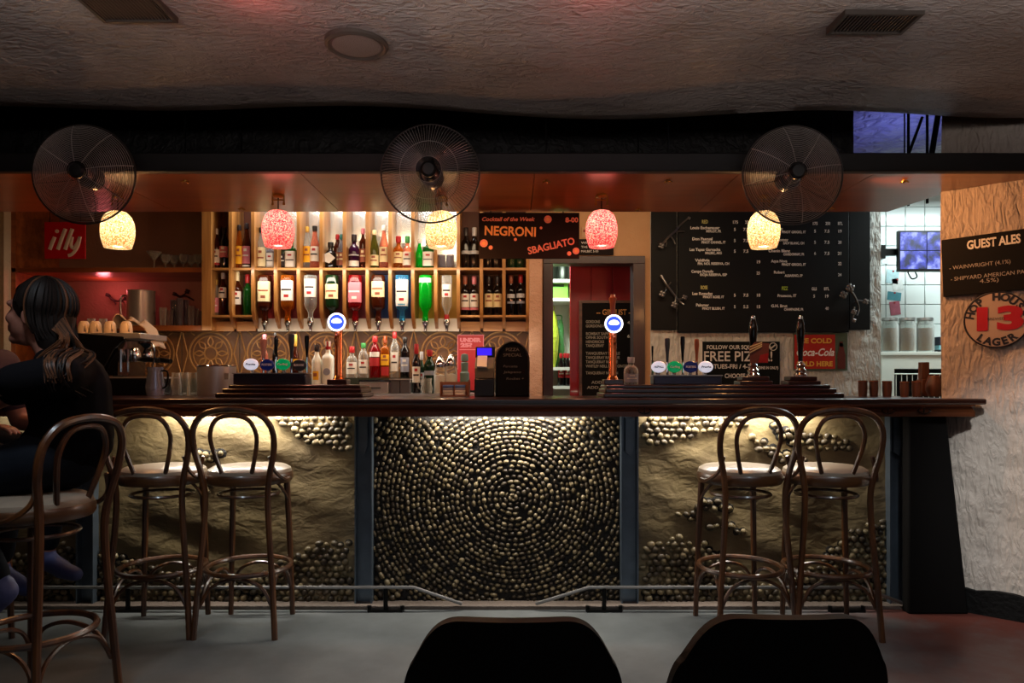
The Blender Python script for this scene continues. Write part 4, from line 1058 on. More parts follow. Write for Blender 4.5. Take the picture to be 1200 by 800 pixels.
# ================================================================== taps, pumps and things on the bar
M_white_l = pm('lit_badge_white', '#f2f2f6', 0.25, var=0.0, emit='#e8ecff', es=0.55)
M_navy_l = pm('badge_navy', '#16204a', 0.25, var=0.05, emit='#1a2a80', es=0.12)
M_green_l = pm('badge_green', '#0a9a58', 0.25, var=0.05, emit='#0ac070', es=0.28)
M_grey_l = pm('badge_grey', '#3a4148', 0.3, var=0.05)
M_blue_glow = pm('lens_blue', '#2030c0', 0.3, var=0.0, emit='#2c46ff', es=2.2)
M_white_glow = pm('lens_white', '#ffffff', 0.3, var=0.0, emit='#f0f2ff', es=2.6)
M_ink = pm('ink_dark', '#1c1c28', 0.6, var=0.0)
M_inkw = pm('ink_white', '#f0f0ee', 0.6, var=0.0)
M_chalk = pm('chalk_white', '#d8d4cc', 0.8, var=0.15, scale=200)
M_pump = pm('black_ebonite', '#0a0909', 0.12, var=0.0)
M_redwood = wood('handle_wood', '#5a2a14', '#96552c', 0.35, 'z', 8)
def tap_bar(xa, xb, zt, badges, handles, label):
    D = 4.08; t = tag(empty('beer_tap_bar', ((xa+xb)/2, D, ZP)), label, 'beer taps', 'beer tap bars')
    x0 = (xa+xb)/2; w2 = (xb-xa)/2
    MB().box(-w2, w2, -0.05, 0.05, 0.0, zt-ZP).build('tap_housing', pm('housing_dark_steel', '#4a4652', 0.3, metal=0.8), t, bevel=0.006)
    MB().box(-w2-0.004, w2+0.004, -0.055, 0.055, zt-ZP, zt-ZP+0.006).build('housing_lid', M_steel, t)
    for px, py, col, word in badges:
        x = X(px, D)-x0; z = Z(py, D)-ZP
        b = MB().lathe([(0, -0.062), (0.034, -0.062), (0.040, -0.058), (0.040, -0.046), (0, -0.046)], 28, (0, 0, 0), axis='y')
        b.v = [(p[0], p[1], p[2]*0.80) for p in b.v]
        o = b.build('badge', col, t, loc=(x, 0, z))
        MB().tube([(x, -0.045, z), (x, -0.03, zt-ZP)], 0.012, 8).build('badge_stem', M_chrome, t)
        if word: text(o, word, 0, 0, 0.011, M_ink if col is M_white_l else M_inkw, width=0.056, y=-0.064, shear=0.2 if col is M_white_l else 0, fat=0.0006)
    for px, ya, yb, m, r in handles:
        x = X(px, D)-x0; z1, z0 = Z(ya, D)-ZP, Z(yb, D)-ZP
        MB().lathe([(0, z0), (r*0.5, z0), (r*0.6, z0+(z1-z0)*0.3), (r, z0+(z1-z0)*0.75), (r*0.95, z1-0.004), (r*0.7, z1), (0, z1)], 12, (x, 0.01, 0)).build('tap_handle', m, t)
        MB().tube([(x, 0.01, zt-ZP), (x, 0.01, z0+0.01)], 0.007, 8).build('handle_stem', M_chrome, t)
    return t
zt_ = Z(438, 4.08)
tap_bar(X(277, 4.08), X(361, 4.08), zt_, ((298, 427, M_white_l, 'Pravha'), (317, 427.5, M_navy_l, 'FOSTERS'), (335, 427, M_green_l, 'Carling'), (354, 428, M_grey_l, 'GUINNESS')),
        ((308, 397, 420, pm('pale_handle', '#a87c70', 0.4), 0.020), (323, 393, 420, M_pump, 0.012), (341, 391, 420, M_grey_l, 0.017), (359, 393, 420, M_pump, 0.013)),
        'row of four beer taps beside the bottle shelves, badges from white to dark grey')
tap_bar(X(764, 4.08), X(843, 4.08), Z(440.5, 4.08), ((769.5, 430, M_white_l, 'ASPALL'), (788, 430, M_green_l, 'Carling'), (806.5, 430, M_navy_l, 'FOSTERS'), (824, 430, M_white_l, 'Pravha')),
        ((765, 405, 424, M_pump, 0.006), (782.5, 396, 424, M_grey_l, 0.015), (800.5, 394, 424, M_pump, 0.013), (817, 397, 424, M_redwood, 0.014)),
        'row of four beer taps in front of the free pizza board')
M_cupgold = M_copper
def copper_tap(px, ytop, ylens, ybase, label, handle):
    D = 4.06; t = tag(empty('copper_tap', (X(px, D), D, ZP)), label, 'beer tap', 'copper beer taps')
    zz = lambda y: Z(y, D)-ZP
    r = S(4.6, D)
    MB().box(-0.055, 0.055, -0.05, 0.05, 0.0, 0.03).build('base', M_mahog, t, bevel=0.005)
    MB().lathe([(r*1.5, 0.03), (r*1.2, 0.045), (r, 0.055), (r, zz(ylens)+0.01), (r*0.8, zz(ylens)+0.03), (0, zz(ylens)+0.032)], 20).build('column', M_copper, t)
    z = zz(ylens); R = S(10.5, D)
    l = MB().lathe([(0, -0.052), (R*0.80, -0.052), (R*0.80, -0.03), (0, -0.03)], 28, (0, 0, 0), axis='y').build('lens', M_blue_glow, t, loc=(0, 0, z))
    MB().ring((0, -0.048, 0), R*0.92, R*0.10, 'y', 32, 6).build('lens_ring', M_white_glow, l)
    m = MB()
    m.prism([(R*0.55*math.cos(a)*1.05, R*0.42*math.sin(a)*(1 if math.sin(a) > 0 else 0.35)) for a in [k*2*PI/16 for k in range(16)]], -0.0545, -0.0525, 'y')
    m.build('emblem', M_white_glow, l)
    if handle:
        MB().lathe([(0, z+0.04), (0.012, z+0.04), (0.016, zz(ytop)-0.05), (0.022, zz(ytop)-0.02), (0.015, zz(ytop)-0.015), (0.013, zz(ytop)), (0, zz(ytop))], 14).build('tap_handle', M_redwood, t)
    MB().tube(spline([(0, -0.02, z-0.07), (0, -0.06, z-0.075), (0, -0.075, z-0.10), (0, -0.075, z-0.12)], 4), 0.008, 8).build('spout', M_copper, t)
copper_tap(397, 0, 378, 446, 'copper beer tap with glowing blue lens in front of the bottle shelves', False)
copper_tap(718, 345, 380, 446, 'copper beer tap with wooden handle in front of the gin list', True)
def hand_pump(px, label, clip):
    D = 4.06; t = tag(empty('hand_pump', (X(px, D), D, ZP)), label, 'beer pump', 'hand pumps')
    zz = lambda y: Z(y, D)-ZP
    MB().box(-0.09, 0.09, -0.06, 0.06, 0, 0.022).box(-0.075, 0.075, -0.05, 0.05, 0.022, zz(441)).build('base', M_mahog, t, bevel=0.005)
    z0 = zz(441)
    MB().lathe([(0, z0), (0.034, z0), (0.036, z0+0.01), (0.028, z0+0.02), (0.032, z0+0.035), (0.020, z0+0.05), (0.026, z0+0.062), (0.014, z0+0.078), (0.013, z0+0.085), (0, z0+0.085)], 20).build('ferrule', M_chrome, t)
    zb, zh = z0+0.083, zz(374)
    L = zh-zb
    MB().lathe([(0, zb), (0.012, zb), (0.014, zb+L*0.25), (0.020, zb+L*0.55), (0.024, zb+L*0.75), (0.020, zb+L*0.9), (0.013, zh), (0, zh)], 18).build('handle', M_pump, t)
    MB().lathe([(0, zh), (0.012, zh), (0.013, zh+0.012), (0.009, zh+0.02), (0, zh+0.024)], 14).build('knob', M_chrome, t)
    if clip:
        c = MB().prism([(-0.045, -0.055), (0.055, -0.055), (0.060, 0.055), (-0.02, 0.06), (-0.05, 0.03)], -0.034, -0.030, 'y').build('pump_clip', pm('clip_brown', '#6a3a30', 0.4, var=0.2), t, loc=(0.018, 0, zz(414)))
        for k in range(3): MB().prism([(-0.048, 0.0+k*0.016), (-0.048, 0.007+k*0.016), (0.02, 0.043+k*0.010), (0.02, 0.036+k*0.010)], -0.0365, -0.0345, 'y').build('stripe', LM('cream'), c)
        MB().prism([(0.0, -0.052), (0.052, -0.052), (0.055, 0.0), (0.01, -0.01)], -0.0365, -0.0345, 'y').build('emblem', LM('red'), c)
hand_pump(882.5, 'black handled hand pump carrying a brown and red pump clip', True)
hand_pump(938, 'black handled hand pump without a clip beside the red cola sign', False)

# bottle by the doorway, pot, clutter
bottle(X(739.5, 4.05), 4.05, ZP, S(32, 4.05), S(8.6, 4.05), 'squat', 'clear', 'grey', 'silver', (0.08, 0.40), 'squat clear bottle with metal pourer beside the wooden-handled copper tap', group='bottles on the bar')
def pot():
    D = 4.35; t = tag(empty('steel_pot', (X(254, D), D, ZT)), 'brushed steel bucket on the bar beside the tap row', 'bucket')
    R = S(21.5, D); h = S(35, D)
    MB().lathe([(0, 0), (R*0.97, 0), (R, 0.01), (R, h), (R*1.02, h+0.003), (R*0.98, h+0.004), (R*0.97, h), (R*0.97, 0.01), (0, 0.01)], 36).build('body', M_steel, t)
    MB().ring((0, 0, h), R*1.01, 0.004, 'z', 36, 6).build('rim', M_chrome, t)
    MB().box(R*0.62, R*0.92, -R*0.72, -R*0.55, h*0.55, h*0.75).build('handle_tab', M_steel, t)
pot()
# arched pizza board
D = 4.1
t = tag(empty('pizza_board', (X(600.5, D), D, ZT)), 'small arched chalkboard with the pizza special', 'chalkboard')
w2 = S(20, D); hh = S(64, D)
poly = [(-w2, 0), (w2, 0)]+[(w2*math.cos(a), hh-w2*1.15+w2*1.15*math.sin(a)) for a in [k*PI/14 for k in range(15)]]
MB().prism(poly, -0.008, 0.008, 'y').build('board', pm('chalkboard', '#070606', 0.7, var=0.3, scale=20, spec=0.2), t)
inn = [(x*0.93, z) for x, z in poly]
fr_ = [(x*0.96, -0.009, 0.008+z*0.975) for x, z in poly]
MB().tube(fr_, 0.006, 6, closed=True).build('frame', pm('board_frame', '#160e0b', 0.5), t)
for s, z, c, wd in (('PIZZA', 0.86, 0.017, 0.075), ('SPECIAL', 0.76, 0.017, 0.105), ('Pancetta', 0.555, 0.013, 0.08), ('Jalapeno', 0.45, 0.013, 0.10), ('Rocket +', 0.33, 0.013, 0.10)):
    text(t, s, 0.0 if z > 0.6 else (z-0.45)*-0.12, hh*z, c, pm('chalk_dim', '#77726a', 0.8, var=0.2, scale=300), width=wd, y=-0.010, shear=0 if z > 0.6 else 0.15)
# till with lit display
t = tag(empty('card_till', (X(568, 4.15), 4.15, ZT)), 'small till with blue lit display and paper roll', 'till')
k = 4.15/F
MB().box(-11.5*k, 11.5*k, -0.06, 0.06, 0, 21*k).build('base_box', pm('till_black', '#161112', 0.35, var=0.1), t, bevel=0.006)
MB().prism([(-0.06, 21*k), (0.06, 21*k), (0.06, 46*k), (0.02, 46*k), (-0.06, 33*k)], -11*k, 11.5*k, 'x').build('printer', pm('till_olive', '#6a6450', 0.5, var=0.1), t, bevel=0.004)
MB().prism([(-0.065, 33.2*k), (0.02, 46.5*k), (0.02, 48*k), (-0.068, 35*k)], -8.5*k, 3*k, 'x').build('receipt_paper', LM('white'), t)
MB().box(-11*k, 12*k, 0.03, 0.05, 46*k, 58.5*k).build('display_case', pm('till_black', '#161112', 0.35), t, bevel=0.003)
MB().box(-9*k, 8*k, 0.027, 0.031, 48.5*k, 57*k).build('display_screen', pm('till_screen', '#1a10a0', 0.4, var=0.3, emit='#3a20ff', es=1.1), t)
# tray of sachet packs
t = tag(empty('sachet_tray', (X(533.5, 4.2), 4.2, ZT)), 'clear tray holding two stacks of blue and white packets', 'tray'); k = 4.2/F
MB().box(-17*k, 17*k, -0.05, 0.05, 0, 0.006).box(15.5*k, 17*k, -0.05, 0.05, 0, 19*k).box(-17*k, -15.8*k, -0.05, 0.05, 0, 17*k).box(-15.8*k, 15.5*k, 0.045, 0.05, 0, 17*k).build('tray_body', pm('tray_amber', '#8a5636', 0.3, var=0.1), t)
for i, px in enumerate((-8.2, 6.0)):
    for j, c in enumerate(('white', 'white', 'grey', 'blueish')):
        m = pm('packet_blue', '#5a7ab8', 0.5) if c == 'blueish' else LM(c)
        o = MB().box(-6.0*k, 6.0*k, -0.035, 0.03, 0, 3.0*k).build('sachet_pack', m, loc=(X(533.5, 4.2)+px*k, 4.2, ZT+0.006+j*3.05*k), bevel=0.003)
        tag(o, 'pack of sachets stacked %s in the clear tray' % ('beside the till' if i else 'beside the sugar jars'), 'packet', 'sachet packs beside the till' if i else 'sachet packs beside the jars')
# sugar jars and pepper mill
for i, (px, hw, tp, w_) in enumerate(((516, 7.5, 417, 'glass sugar jar with silver lid beside the wine bottle'), (528.5, 7.5, 415, 'glass sugar jar with silver lid beside the pepper mill'))):
    D = 4.55 if i == 0 else 4.5; t = tag(empty('sugar_jar', (X(px, 5.3), 5.3, ZC)), w_, 'jar', 'sugar jars'); D = 5.3
    h = Z(tp, D)-ZC; r = S(hw, D)
    MB().lathe([(0, 0), (r, 0), (r, h*0.55), (r*0.8, h*0.68), (r*0.75, h*0.72), (0, h*0.72)], 18).build('jar_body', G['clear'], t)
    MB().lathe([(0, 0.004), (r*0.9, 0.004), (r*0.9, h*0.48), (0, h*0.52)], 18).build('sugar', LM('white'), t)
    MB().lathe([(r*0.82, h*0.70), (r*0.85, h*0.80), (r*0.55, h*0.92), (r*0.2, h), (0, h)], 18).build('lid', M_chrome, t)
t = tag(empty('pepper_mill', (X(544.5, 5.3), 5.3, ZC)), 'grey-green ribbed pepper mill in front of the age sign', 'pepper mill')
k = 5.3/F; mg = pm('mill_teal', '#5c7470', 0.45, var=0.1); z0 = Z(437, 5.3)-ZC
MB().lathe([(0, 0), (5.5*k, 0), (5.5*k, z0), (4*k, z0+2*k), (4.4*k, z0+12*k), (3.6*k, z0+13*k), (0, z0+13*k)], 18).build('body', mg, t)
MB().lathe([(0, z0+13*k), (4.2*k, z0+14*k), (4.4*k, z0+19*k), (3.6*k, z0+22*k), (0, z0+23*k)], 18).build('cap', mg, t)
# glass boxes and steel tin in front of the bottle step
t = tag(empty('steel_tin', (X(440, 5.3), 5.3, ZC)), 'polished steel box below the back counter bottles', 'tin'); k = 5.3/F
MB().box(-17*k, 17*k, -0.06, 0.06, 0, 14*k).build('body', M_steel, t, bevel=0.006)
MB().box(-17.5*k, 17.5*k, -0.065, 0.065, 14*k, 16*k).build('lid', M_chrome, t)
MB().tube([(-8*k, -0.068, 7*k), (0, -0.08, 7*k), (8*k, -0.068, 7*k)], 0.004, 6).build('handle', M_blackmetal, t)
for px, w_ in ((463.5, 'glass box with pale contents under the dark bottle'), (475.5, 'glass box with dark contents beside the open wine bottle')):
    t = tag(empty('glass_box', (X(px, 5.3), 5.3, ZC)), w_, 'glass box', 'glass boxes')
    MB().box(-5.5*k, 5.5*k, -0.04, 0.04, 0, 16*k).build('case', G['grey'], t, bevel=0.003)
    MB().box(-6*k, 6*k, -0.045, 0.045, 16*k, 17.5*k).build('lid', M_steel, t)
t = tag(empty('glass_jug', (X(500, 5.27), 5.27, ZC)), 'small ribbed glass jug in front of the broad green bottle', 'jug')
MB().lathe([(0, 0), (6*k, 0), (7*k, 6*k), (5.5*k, 13*k), (6.3*k, 18*k), (5.9*k, 18*k), (5.0*k, 13*k), (6.4*k, 6*k), (5.5*k, 1*k), (0, 1*k)], 16).build('body', G['clear'], t)
MB().tube(spline([(-5.8*k, 0, 15*k), (-10*k, 0, 13*k), (-9.5*k, 0, 7*k), (-6.6*k, 0, 5*k)], 5), 0.005, 6).build('handle', G['clear'], t)
# red age sign
t = tag(empty('age_sign', (X(551.5, 5.7), 5.7, Z(415, 5.7))), 'red card sign asking under 25', 'sign'); k = 5.7/F
MB().box(-15.5*k, 15.5*k, 0, 0.006, Z(457, 5.7)-Z(415, 5.7), 23*k).build('card', pm('sign_red', '#9c1a20', 0.5, var=0.1), t)
MB().box(-15.5*k, 15.5*k, -0.003, 0, 22*k, 23*k).box(-15.5*k, -14.6*k, -0.003, 0, -18*k, 22*k).box(14.6*k, 15.5*k, -0.003, 0, -18*k, 22*k).box(-13*k, 13*k, -0.003, 0, 5*k, 5.8*k).build('border', LM('pink'), t)
text(t, 'UNDER', -0.5*k, 16.5*k, 4.2*k, LM('pink'), width=25*k, y=-0.003, fat=0.003)
text(t, '25?', -5*k, 10.5*k, 4.2*k, LM('pink'), width=14*k, y=-0.003, fat=0.003)

# brown wooden cups at the bar end
M_clay = wood('cup_wood', '#3a2016', '#6a4030', 0.5, 'z', 8, coat=0.1)
D = 4.12; k = D/F
cups = ((1011, 5.2, 19, 'small brown wooden tumbler standing apart from the jars'), (1024, 5.0, 19, 'small brown tumbler with light worn rim'), (1039.5, 5.4, 18.5, 'straight brown tumbler below the white cabinet edge'),
        (1060, 5.0, 18, 'brown tumbler in front of the wire rack'), (1074, 5.2, 18.5, 'brown tumbler beside the upright wooden block'))
for px, hw, hh_, w_ in cups:
    o = MB().lathe([(0, 0), (hw*0.85*k, 0), (hw*k, hh_*0.5*k), (hw*0.95*k, hh_*k), (hw*0.8*k, hh_*k), (hw*0.8*k, 0.01), (0, 0.01)], 18).build('wooden_tumbler', M_clay, loc=(X(px, D), D, ZT))
    MB().ring((0, 0, hh_*k-0.006), hw*0.97*k, 0.0025, 'z', 18, 5).build('rim', M_redwood, o)
    tag(o, w_, 'tumbler', 'wooden tumblers')
t = tag(empty('wooden_block', (X(1083, 4.2), 4.2, ZT)), 'upright wooden block holder in front of the wire rack', 'wooden block'); k = 4.2/F
MB().box(-6*k, 6*k, -0.03, 0.03, 0, 20*k).build('foot', M_clay, t, bevel=0.003); MB().box(-5*k, 4*k, -0.02, 0.02, 20*k, 40*k).build('upright', M_clay, t, bevel=0.003)
D = 4.13; k = D/F
o = MB().lathe([(0, 0), (6*k, 0), (9*k, 7*k), (9*k, 15*k), (6*k, 24*k), (5.2*k, 24*k), (8*k, 14*k), (5*k, 2*k), (0, 2*k)], 20).build('wooden_bowl', M_clay, loc=(X(1094.5, D), D, ZT))
MB().ring((0, 0, 24*k), 5.6*k, 0.003, 'z', 20, 5).build('rim', M_redwood, o); tag(o, 'round brown wooden pot at the end of the bar', 'pot')

# ================================================================== signs and boards
M_cb = pm('board_black', '#0a0909', 0.7, spec=0.2, var=0.3, scale=8)
M_cbb = pm('board_brownblack', '#160906', 0.7, spec=0.2, var=0.3, scale=8)
M_chy = pm('chalk_orange', '#e0a060', 0.8, var=0.15, scale=200)
M_chp = pm('chalk_pink', '#d88070', 0.8, var=0.15, scale=200)
# cocktail board hanging at the back of the canopy
D = 4.28; k = D/F
t = tag(empty('cocktail_board', (X(620, D), D, Z(276, D))), 'hanging cocktail of the week chalkboard', 'chalkboard')
MB().box(-59*k, 59*k, 0, 0.012, -27*k, 27*k).build('board', M_cbb, t, bevel=0.003)
for s in (-45, 40): MB().tube([(s*k, 0.006, 27*k), (s*k, 0.006, 2.197-Z(276, D))], 0.004, 6).build('hanger', M_blackmetal, t)
text(t, 'Cocktail of the Week', -25*k, 19*k, 4.5*k, M_chp, width=62*k, shear=0.25, y=-0.002, fat=0.001)
text(t, '8-00', 50*k, 18*k, 5.5*k, M_chp, width=15*k, y=-0.002, fat=0.0015)
text(t, 'NEGRONI', -22*k, 4.5*k, 10.5*k, M_chy, width=60*k, y=-0.002, fat=0.002, rot=-0.03)
text(t, 'SBAGLIATO', 26*k, -12.5*k, 8*k, M_chp, width=56*k, y=-0.002, fat=0.0015, rot=0.22)
for x, z, r in ((-53, -9, 4.6), (-45, -14, 2.4), (22, 19, 4.5), (14, 9, 1.6), (-16, -4.5, 1.8), (55, -18, 4.0), (47, -21, 2.5)):
    MB().lathe([(0, -0.002), (r*k, -0.002), (r*k, 0.001), (0, 0.001)], 16, (x*k, 0, z*k), axis='y').build('chalk_dot', M_chp, t)
    MB().lathe([(0, -0.003), (r*0.45*k, -0.003), (r*0.45*k, 0.001), (0, 0.001)], 12, (x*k, 0, z*k), axis='y').build('chalk_dot', M_chy, t)
# red coffee sign
D = 5.588; k = D/F
t = tag(empty('coffee_sign', (X(76, D), D, Z(281.5, D))), 'square red coffee sign hanging before the alcove shelves', 'sign')
MB().box(-24*k, 24*k, 0, 0.01, -21.5*k, 21.5*k).build('panel', pm('illy_red', '#c8141e', 0.4, var=0.05), t, bevel=0.002)
M_il = pm('sign_cream', '#efe0cc', 0.5, var=0.03)
for (xa, za, xb, zb) in ((-17.5, -11, -11.5, 4), (-8, -11, 1.0, 13.5), (0.5, -11, 9.0, 13.5)):
    MB().tube([(xa*k, -0.003, za*k), ((xa*0.5+xb*0.5-0.3)*k, -0.003, (za+zb)*0.5*k), (xb*k, -0.003, zb*k)], [2.4*k]*3, 10, flat=(1, 0.15)).build('lettering', M_il, t)
MB().lathe([(0, -0.004), (2.3*k, -0.004), (2.3*k, 0), (0, 0)], 14, (-9.0*k, 0, 10.5*k), axis='y').build('lettering', M_il, t)
MB().tube(spline([(9.0*k, -0.003, 4*k), (7.5*k, -0.003, -6*k), (10.5*k, -0.003, -9*k), (15*k, -0.003, -3*k), (18*k, -0.003, 4*k), (15*k, -0.003, -8*k), (9*k, -0.003, -16*k), (4*k, -0.003, -18*k)], 5), 2.0*k, 10, flat=(1, 0.15)).build('lettering', M_il, t)
for s in (-18, 18): MB().tube([(s*k, 0.005, 21.5*k), (s*k, 0.010, 2.68-Z(281.5, D))], 0.003, 5).build('cord', M_blackmetal, t)
# wine menu board on the back wall
D = YB-0.05; k = D/F; cxm, cym = 895, 318
t = tag(empty('menu_board', (X(cxm, D), D, Z(cym, D))), 'large black wine menu board with white lettering and side panels', 'menu board')
M_mb = pm('menu_black', '#0d0e0f', 0.6, spec=0.25, var=0.25, scale=5)
MB().box((795-cxm)*k, (995-cxm)*k, 0.0, 0.045, (cym-389)*k, (cym-235)*k).build('board', M_mb, t, bevel=0.003)
MB().box((764-cxm)*k, (793.5-cxm)*k, 0.015, 0.045, (cym-386)*k, (cym-235)*k).build('side_panel', M_mb, t, bevel=0.003)
MB().box((996.5-cxm)*k, (1021-cxm)*k, 0.015, 0.045, (cym-386)*k, (cym-235)*k).build('side_panel', M_mb, t, bevel=0.003)
M_mw = pm('menu_white', '#d8d4cc', 0.6, var=0.0, emit=None)
M_my = pm('menu_yellow', '#c8c070', 0.6, var=0.0)
def mt(s, px, py, w_, cap=3.4, m=None, al='CENTER'): text(t, s, (px-cxm)*k, (cym-py)*k, cap*k, m or M_mw, width=w_*k if w_ else None, y=-0.002, align=al, fat=0.001)
mt('RED', 826, 260, 7, 4, M_my); mt('175', 861.5, 260.5, 6); mt('250', 876, 260.5, 6)
for a, b, y, p in (('Louis Eschenauer', 'MERLOT, FR', 267, ('5', '7.5', None)), ('Don Pascual', 'PINOT CANNEL, IT', 280, ('5', '7.5', None)), ('Las Tapas Garnacha', 'MALBEC, ARG', 292.5, ('5', '7.5', None)),
                   ('Valdivia', 'PIN. NOI. RESERVA, CH', 305, (None, None, '19')), ('Campo Dorado', 'RIOJA RESERVA, ESP', 318, (None, None, '25')), ('Las Rosadas', 'PINOT ROSE, IT', 344, ('5', '7.5', '18')), ('Palomar', 'PINOT BLUSH, IT', 357.5, ('5', '5.5', '15'))):
    mt(a, 826-(0 if len(a) > 12 else 3), y, min(36, len(a)*2.15), 3.2); mt(b, 836, y+4, len(b)*1.75, 2.8)
    for q, x in zip(p, (861, 874, 888.5)):
        if q: mt(q, x, y+2, len(q)*2.0, 3.4)
mt('ROSE', 825, 337, 8, 4, M_my)
mt('175', 955, 262, 5.5); mt('250', 970, 262, 5.5); mt('BTL', 984.5, 262, 5.5)
for a, b, y, p in (('Pino', 'PINOT GRIGIO, IT', 268, ('5', '7.5', '19')), ('Chardonnay', 'SAUV BLANC, CH', 281, ('5', '7.5', '20')), ('Chenin Blanc', 'CHARDONNAY, FR', 294, ('6', '7.5', '21')),
                   ('Aqua Nova', 'PINOT GRIGIO, IT', 306, (None, None, '22')), ('Robert', 'ALBARINO, SP', 319, (None, None, '24')), ('G.H. Brut', 'CHAMPAGNE, FR', 358.5, (None, '40', None))):
    mt(a, 913, y, min(30, len(a)*2.1), 3.2); mt(b, 930, y+4, len(b)*1.75, 2.8)
    for q, x in zip(p, (955, 969, 984)):
        if q: mt(q, x, y+3, len(q)*2.0, 3.4)
mt('FIZZ', 919.5, 338, 7, 4, pm('menu_green', '#b0c840', 0.6, var=0.0)); mt('GLS', 954, 338.5, 6); mt('BTL', 968.5, 338.5, 6)
mt('Prosecco, IT', 922, 346.5, 22, 3.2); mt('5', 954, 347, 2); mt('19', 968.5, 347, 4)
# metal flower branches screwed to the boards
M_twig = pm('pewter', '#7c7672', 0.3, metal=0.9, var=0.3)
M_twigd = pm('dark_twig', '#2a1c18', 0.5, metal=0.4, var=0.2)
def branch(px, py, D, pts, twigs, blooms, m, label, wall_gap=0.02):
    k = D/F; t = tag(empty('metal_branch', (X(px, D), D, Z(py, D))), label, 'wall ornament', 'metal flower branches')
    q = [((x-px)*k, -0.02-0.012*math.sin(i*1.5), -(y-py)*k) for i, (x, y) in enumerate(pts)]
    MB().tube(spline(q, 5), [0.011-0.0045*i/(5*(len(q)-1)) for i in range(5*(len(q)-1)+1)], 8).build('stem', m, t)
    for (xa, ya), (xb, yb) in twigs:
        MB().tube([((xa-px)*k, -0.02, -(ya-py)*k), (((xa+xb)/2-px)*k+0.003, -0.035, -((ya+yb)/2-py)*k), ((xb-px)*k, -0.04, -(yb-py)*k)], [0.007, 0.006, 0.004], 6).build('twig', m, t)
    for (x, y, r) in blooms:
        mb = MB()
        for j in range(4):
            a = j*PI/2+0.4; mb.ball(((x-px)*k+0.55*r*k*math.cos(a), -0.04, -(y-py)*k+0.55*r*k*math.sin(a)), 0.6*r*k, 0.009, 0.5*r*k, 8, 5)
        mb.ball(((x-px)*k, -0.048, -(y-py)*k), 0.3*r*k, 0.008, 0.3*r*k, 8, 5).build('blossom', m, t)
    MB().tube([(q[len(q)//2][0], -0.02, q[len(q)//2][2]), (q[len(q)//2][0], wall_gap, q[len(q)//2][2])], 0.005, 6).build('fixing', m, t)
branch(789, 275, 5.79, [(774, 289), (782, 279), (790, 272), (797, 264), (805, 257)], [((790, 272), (801, 272)), ((785, 277), (790, 287)), ((780, 282), (779, 290))], [(774, 289, 3.5), (806, 257, 2)], M_twig, 'metal branch ornament high on the menu board')
branch(785, 345, 5.79, [(774, 323), (780, 334), (788, 344), (796, 353), (801, 357)], [((781, 336), (785, 331)), ((780, 337), (777, 344)), ((791, 348), (789, 357)), ((794, 351), (802, 350))], [(775, 345, 4), (789, 358, 4), (801, 349, 3)], M_twig, 'metal branch ornament with round buds low on the menu board')
branch(1000, 355, 5.79, [(990, 337), (997, 344), (1003, 354), (1006, 362), (1003, 370)], [((1002, 352), (1011, 354)), ((1000, 360), (996, 376)), ((994, 341), (984, 346))], [(994, 338, 5), (986, 346, 4.5), (1012, 354, 3.5), (998, 366, 3.5), (998, 376, 2.5)], M_twig, 'metal branch ornament on the menu board towards the kitchen')
branch(135, 352, 6.10, [(129, 346), (134, 351), (141, 353), (149, 350)], [((134, 351), (139, 357)), ((141, 353), (147, 346))], [(129, 346, 2.5), (150, 350, 3)], M_twigd, 'dark metal branch on the alcove wall beside the pitcher', 0.05)
branch(217, 348, 6.10, [(207, 345), (213, 348), (219, 347), (228, 352)], [((213, 348), (222, 343))], [(207, 345, 2.5), (222, 342, 3)], M_twigd, 'dark metal branch on the alcove wall above the glasses', 0.05)
# small board above the doorway
D = YB-0.02; k = D/F
t = tag(empty('price_board', (X(699, D), D, Z(289.5, D))), 'little chalkboard above the doorway behind the red lamp', 'chalkboard')
MB().box(-21*k, 20*k, 0, 0.015, -9*k, 9.5*k).build('board', M_cbb, t)
for i, s in enumerate(('WINE OF', 'THE WEEK', 'MALBEC 5-00')): text(t, s, -8*k, (5-5*i)*k, 2.6*k, M_chalk, width=20*k, y=-0.002)
t = tag(empty('paper_notice', (X(689, D), D, Z(272, D))), 'small pale notice above the price board', 'notice'); MB().box(-7*k, 7*k, 0, 0.003, -6*k, 6*k).build('sheet', pm('notice_paper', '#c09a78', 0.7), t)
MB().box(-5.5*k, 5.5*k, -0.002, 0, 0*k, 3*k).build('print', pm('notice_print', '#8a3a30', 0.7), t)
# gin list inside the doorway
D = YR-0.05; k = D/F
t = tag(empty('gin_list', (X(719, D), D, Z(410, D))), 'framed gin list chalkboard on the red boards', 'chalkboard')
MB().box(-37*k, 40*k, 0, 0.03, -70*k, 55*k).build('board', pm('gin_black', '#0d0909', 0.7, var=0.2, spec=0.2), t)
M_gf = wood('gin_frame', '#3a2014', '#6a4028', 0.4, 'x')
MB().box(-40*k, 40*k, -0.01, 0.03, 55*k, 58*k).box(-40*k, -37*k, -0.01, 0.03, -70*k, 55*k).build('frame', M_gf, t)
def gt(s, px, py, w_, cap=3.3, al='LEFT', m=M_chalk): text(t, s, (px-719)*k, (410-py)*k, cap*k, m, width=None if w_ is None else w_*k, y=-0.002, align=al, fat=0.0008)
M_chd = pm('chalk_grey', '#a49c94', 0.8, var=0.1)
gt('-- GIN LIST --', 720, 366, 42, 6.5, 'CENTER', M_chy)
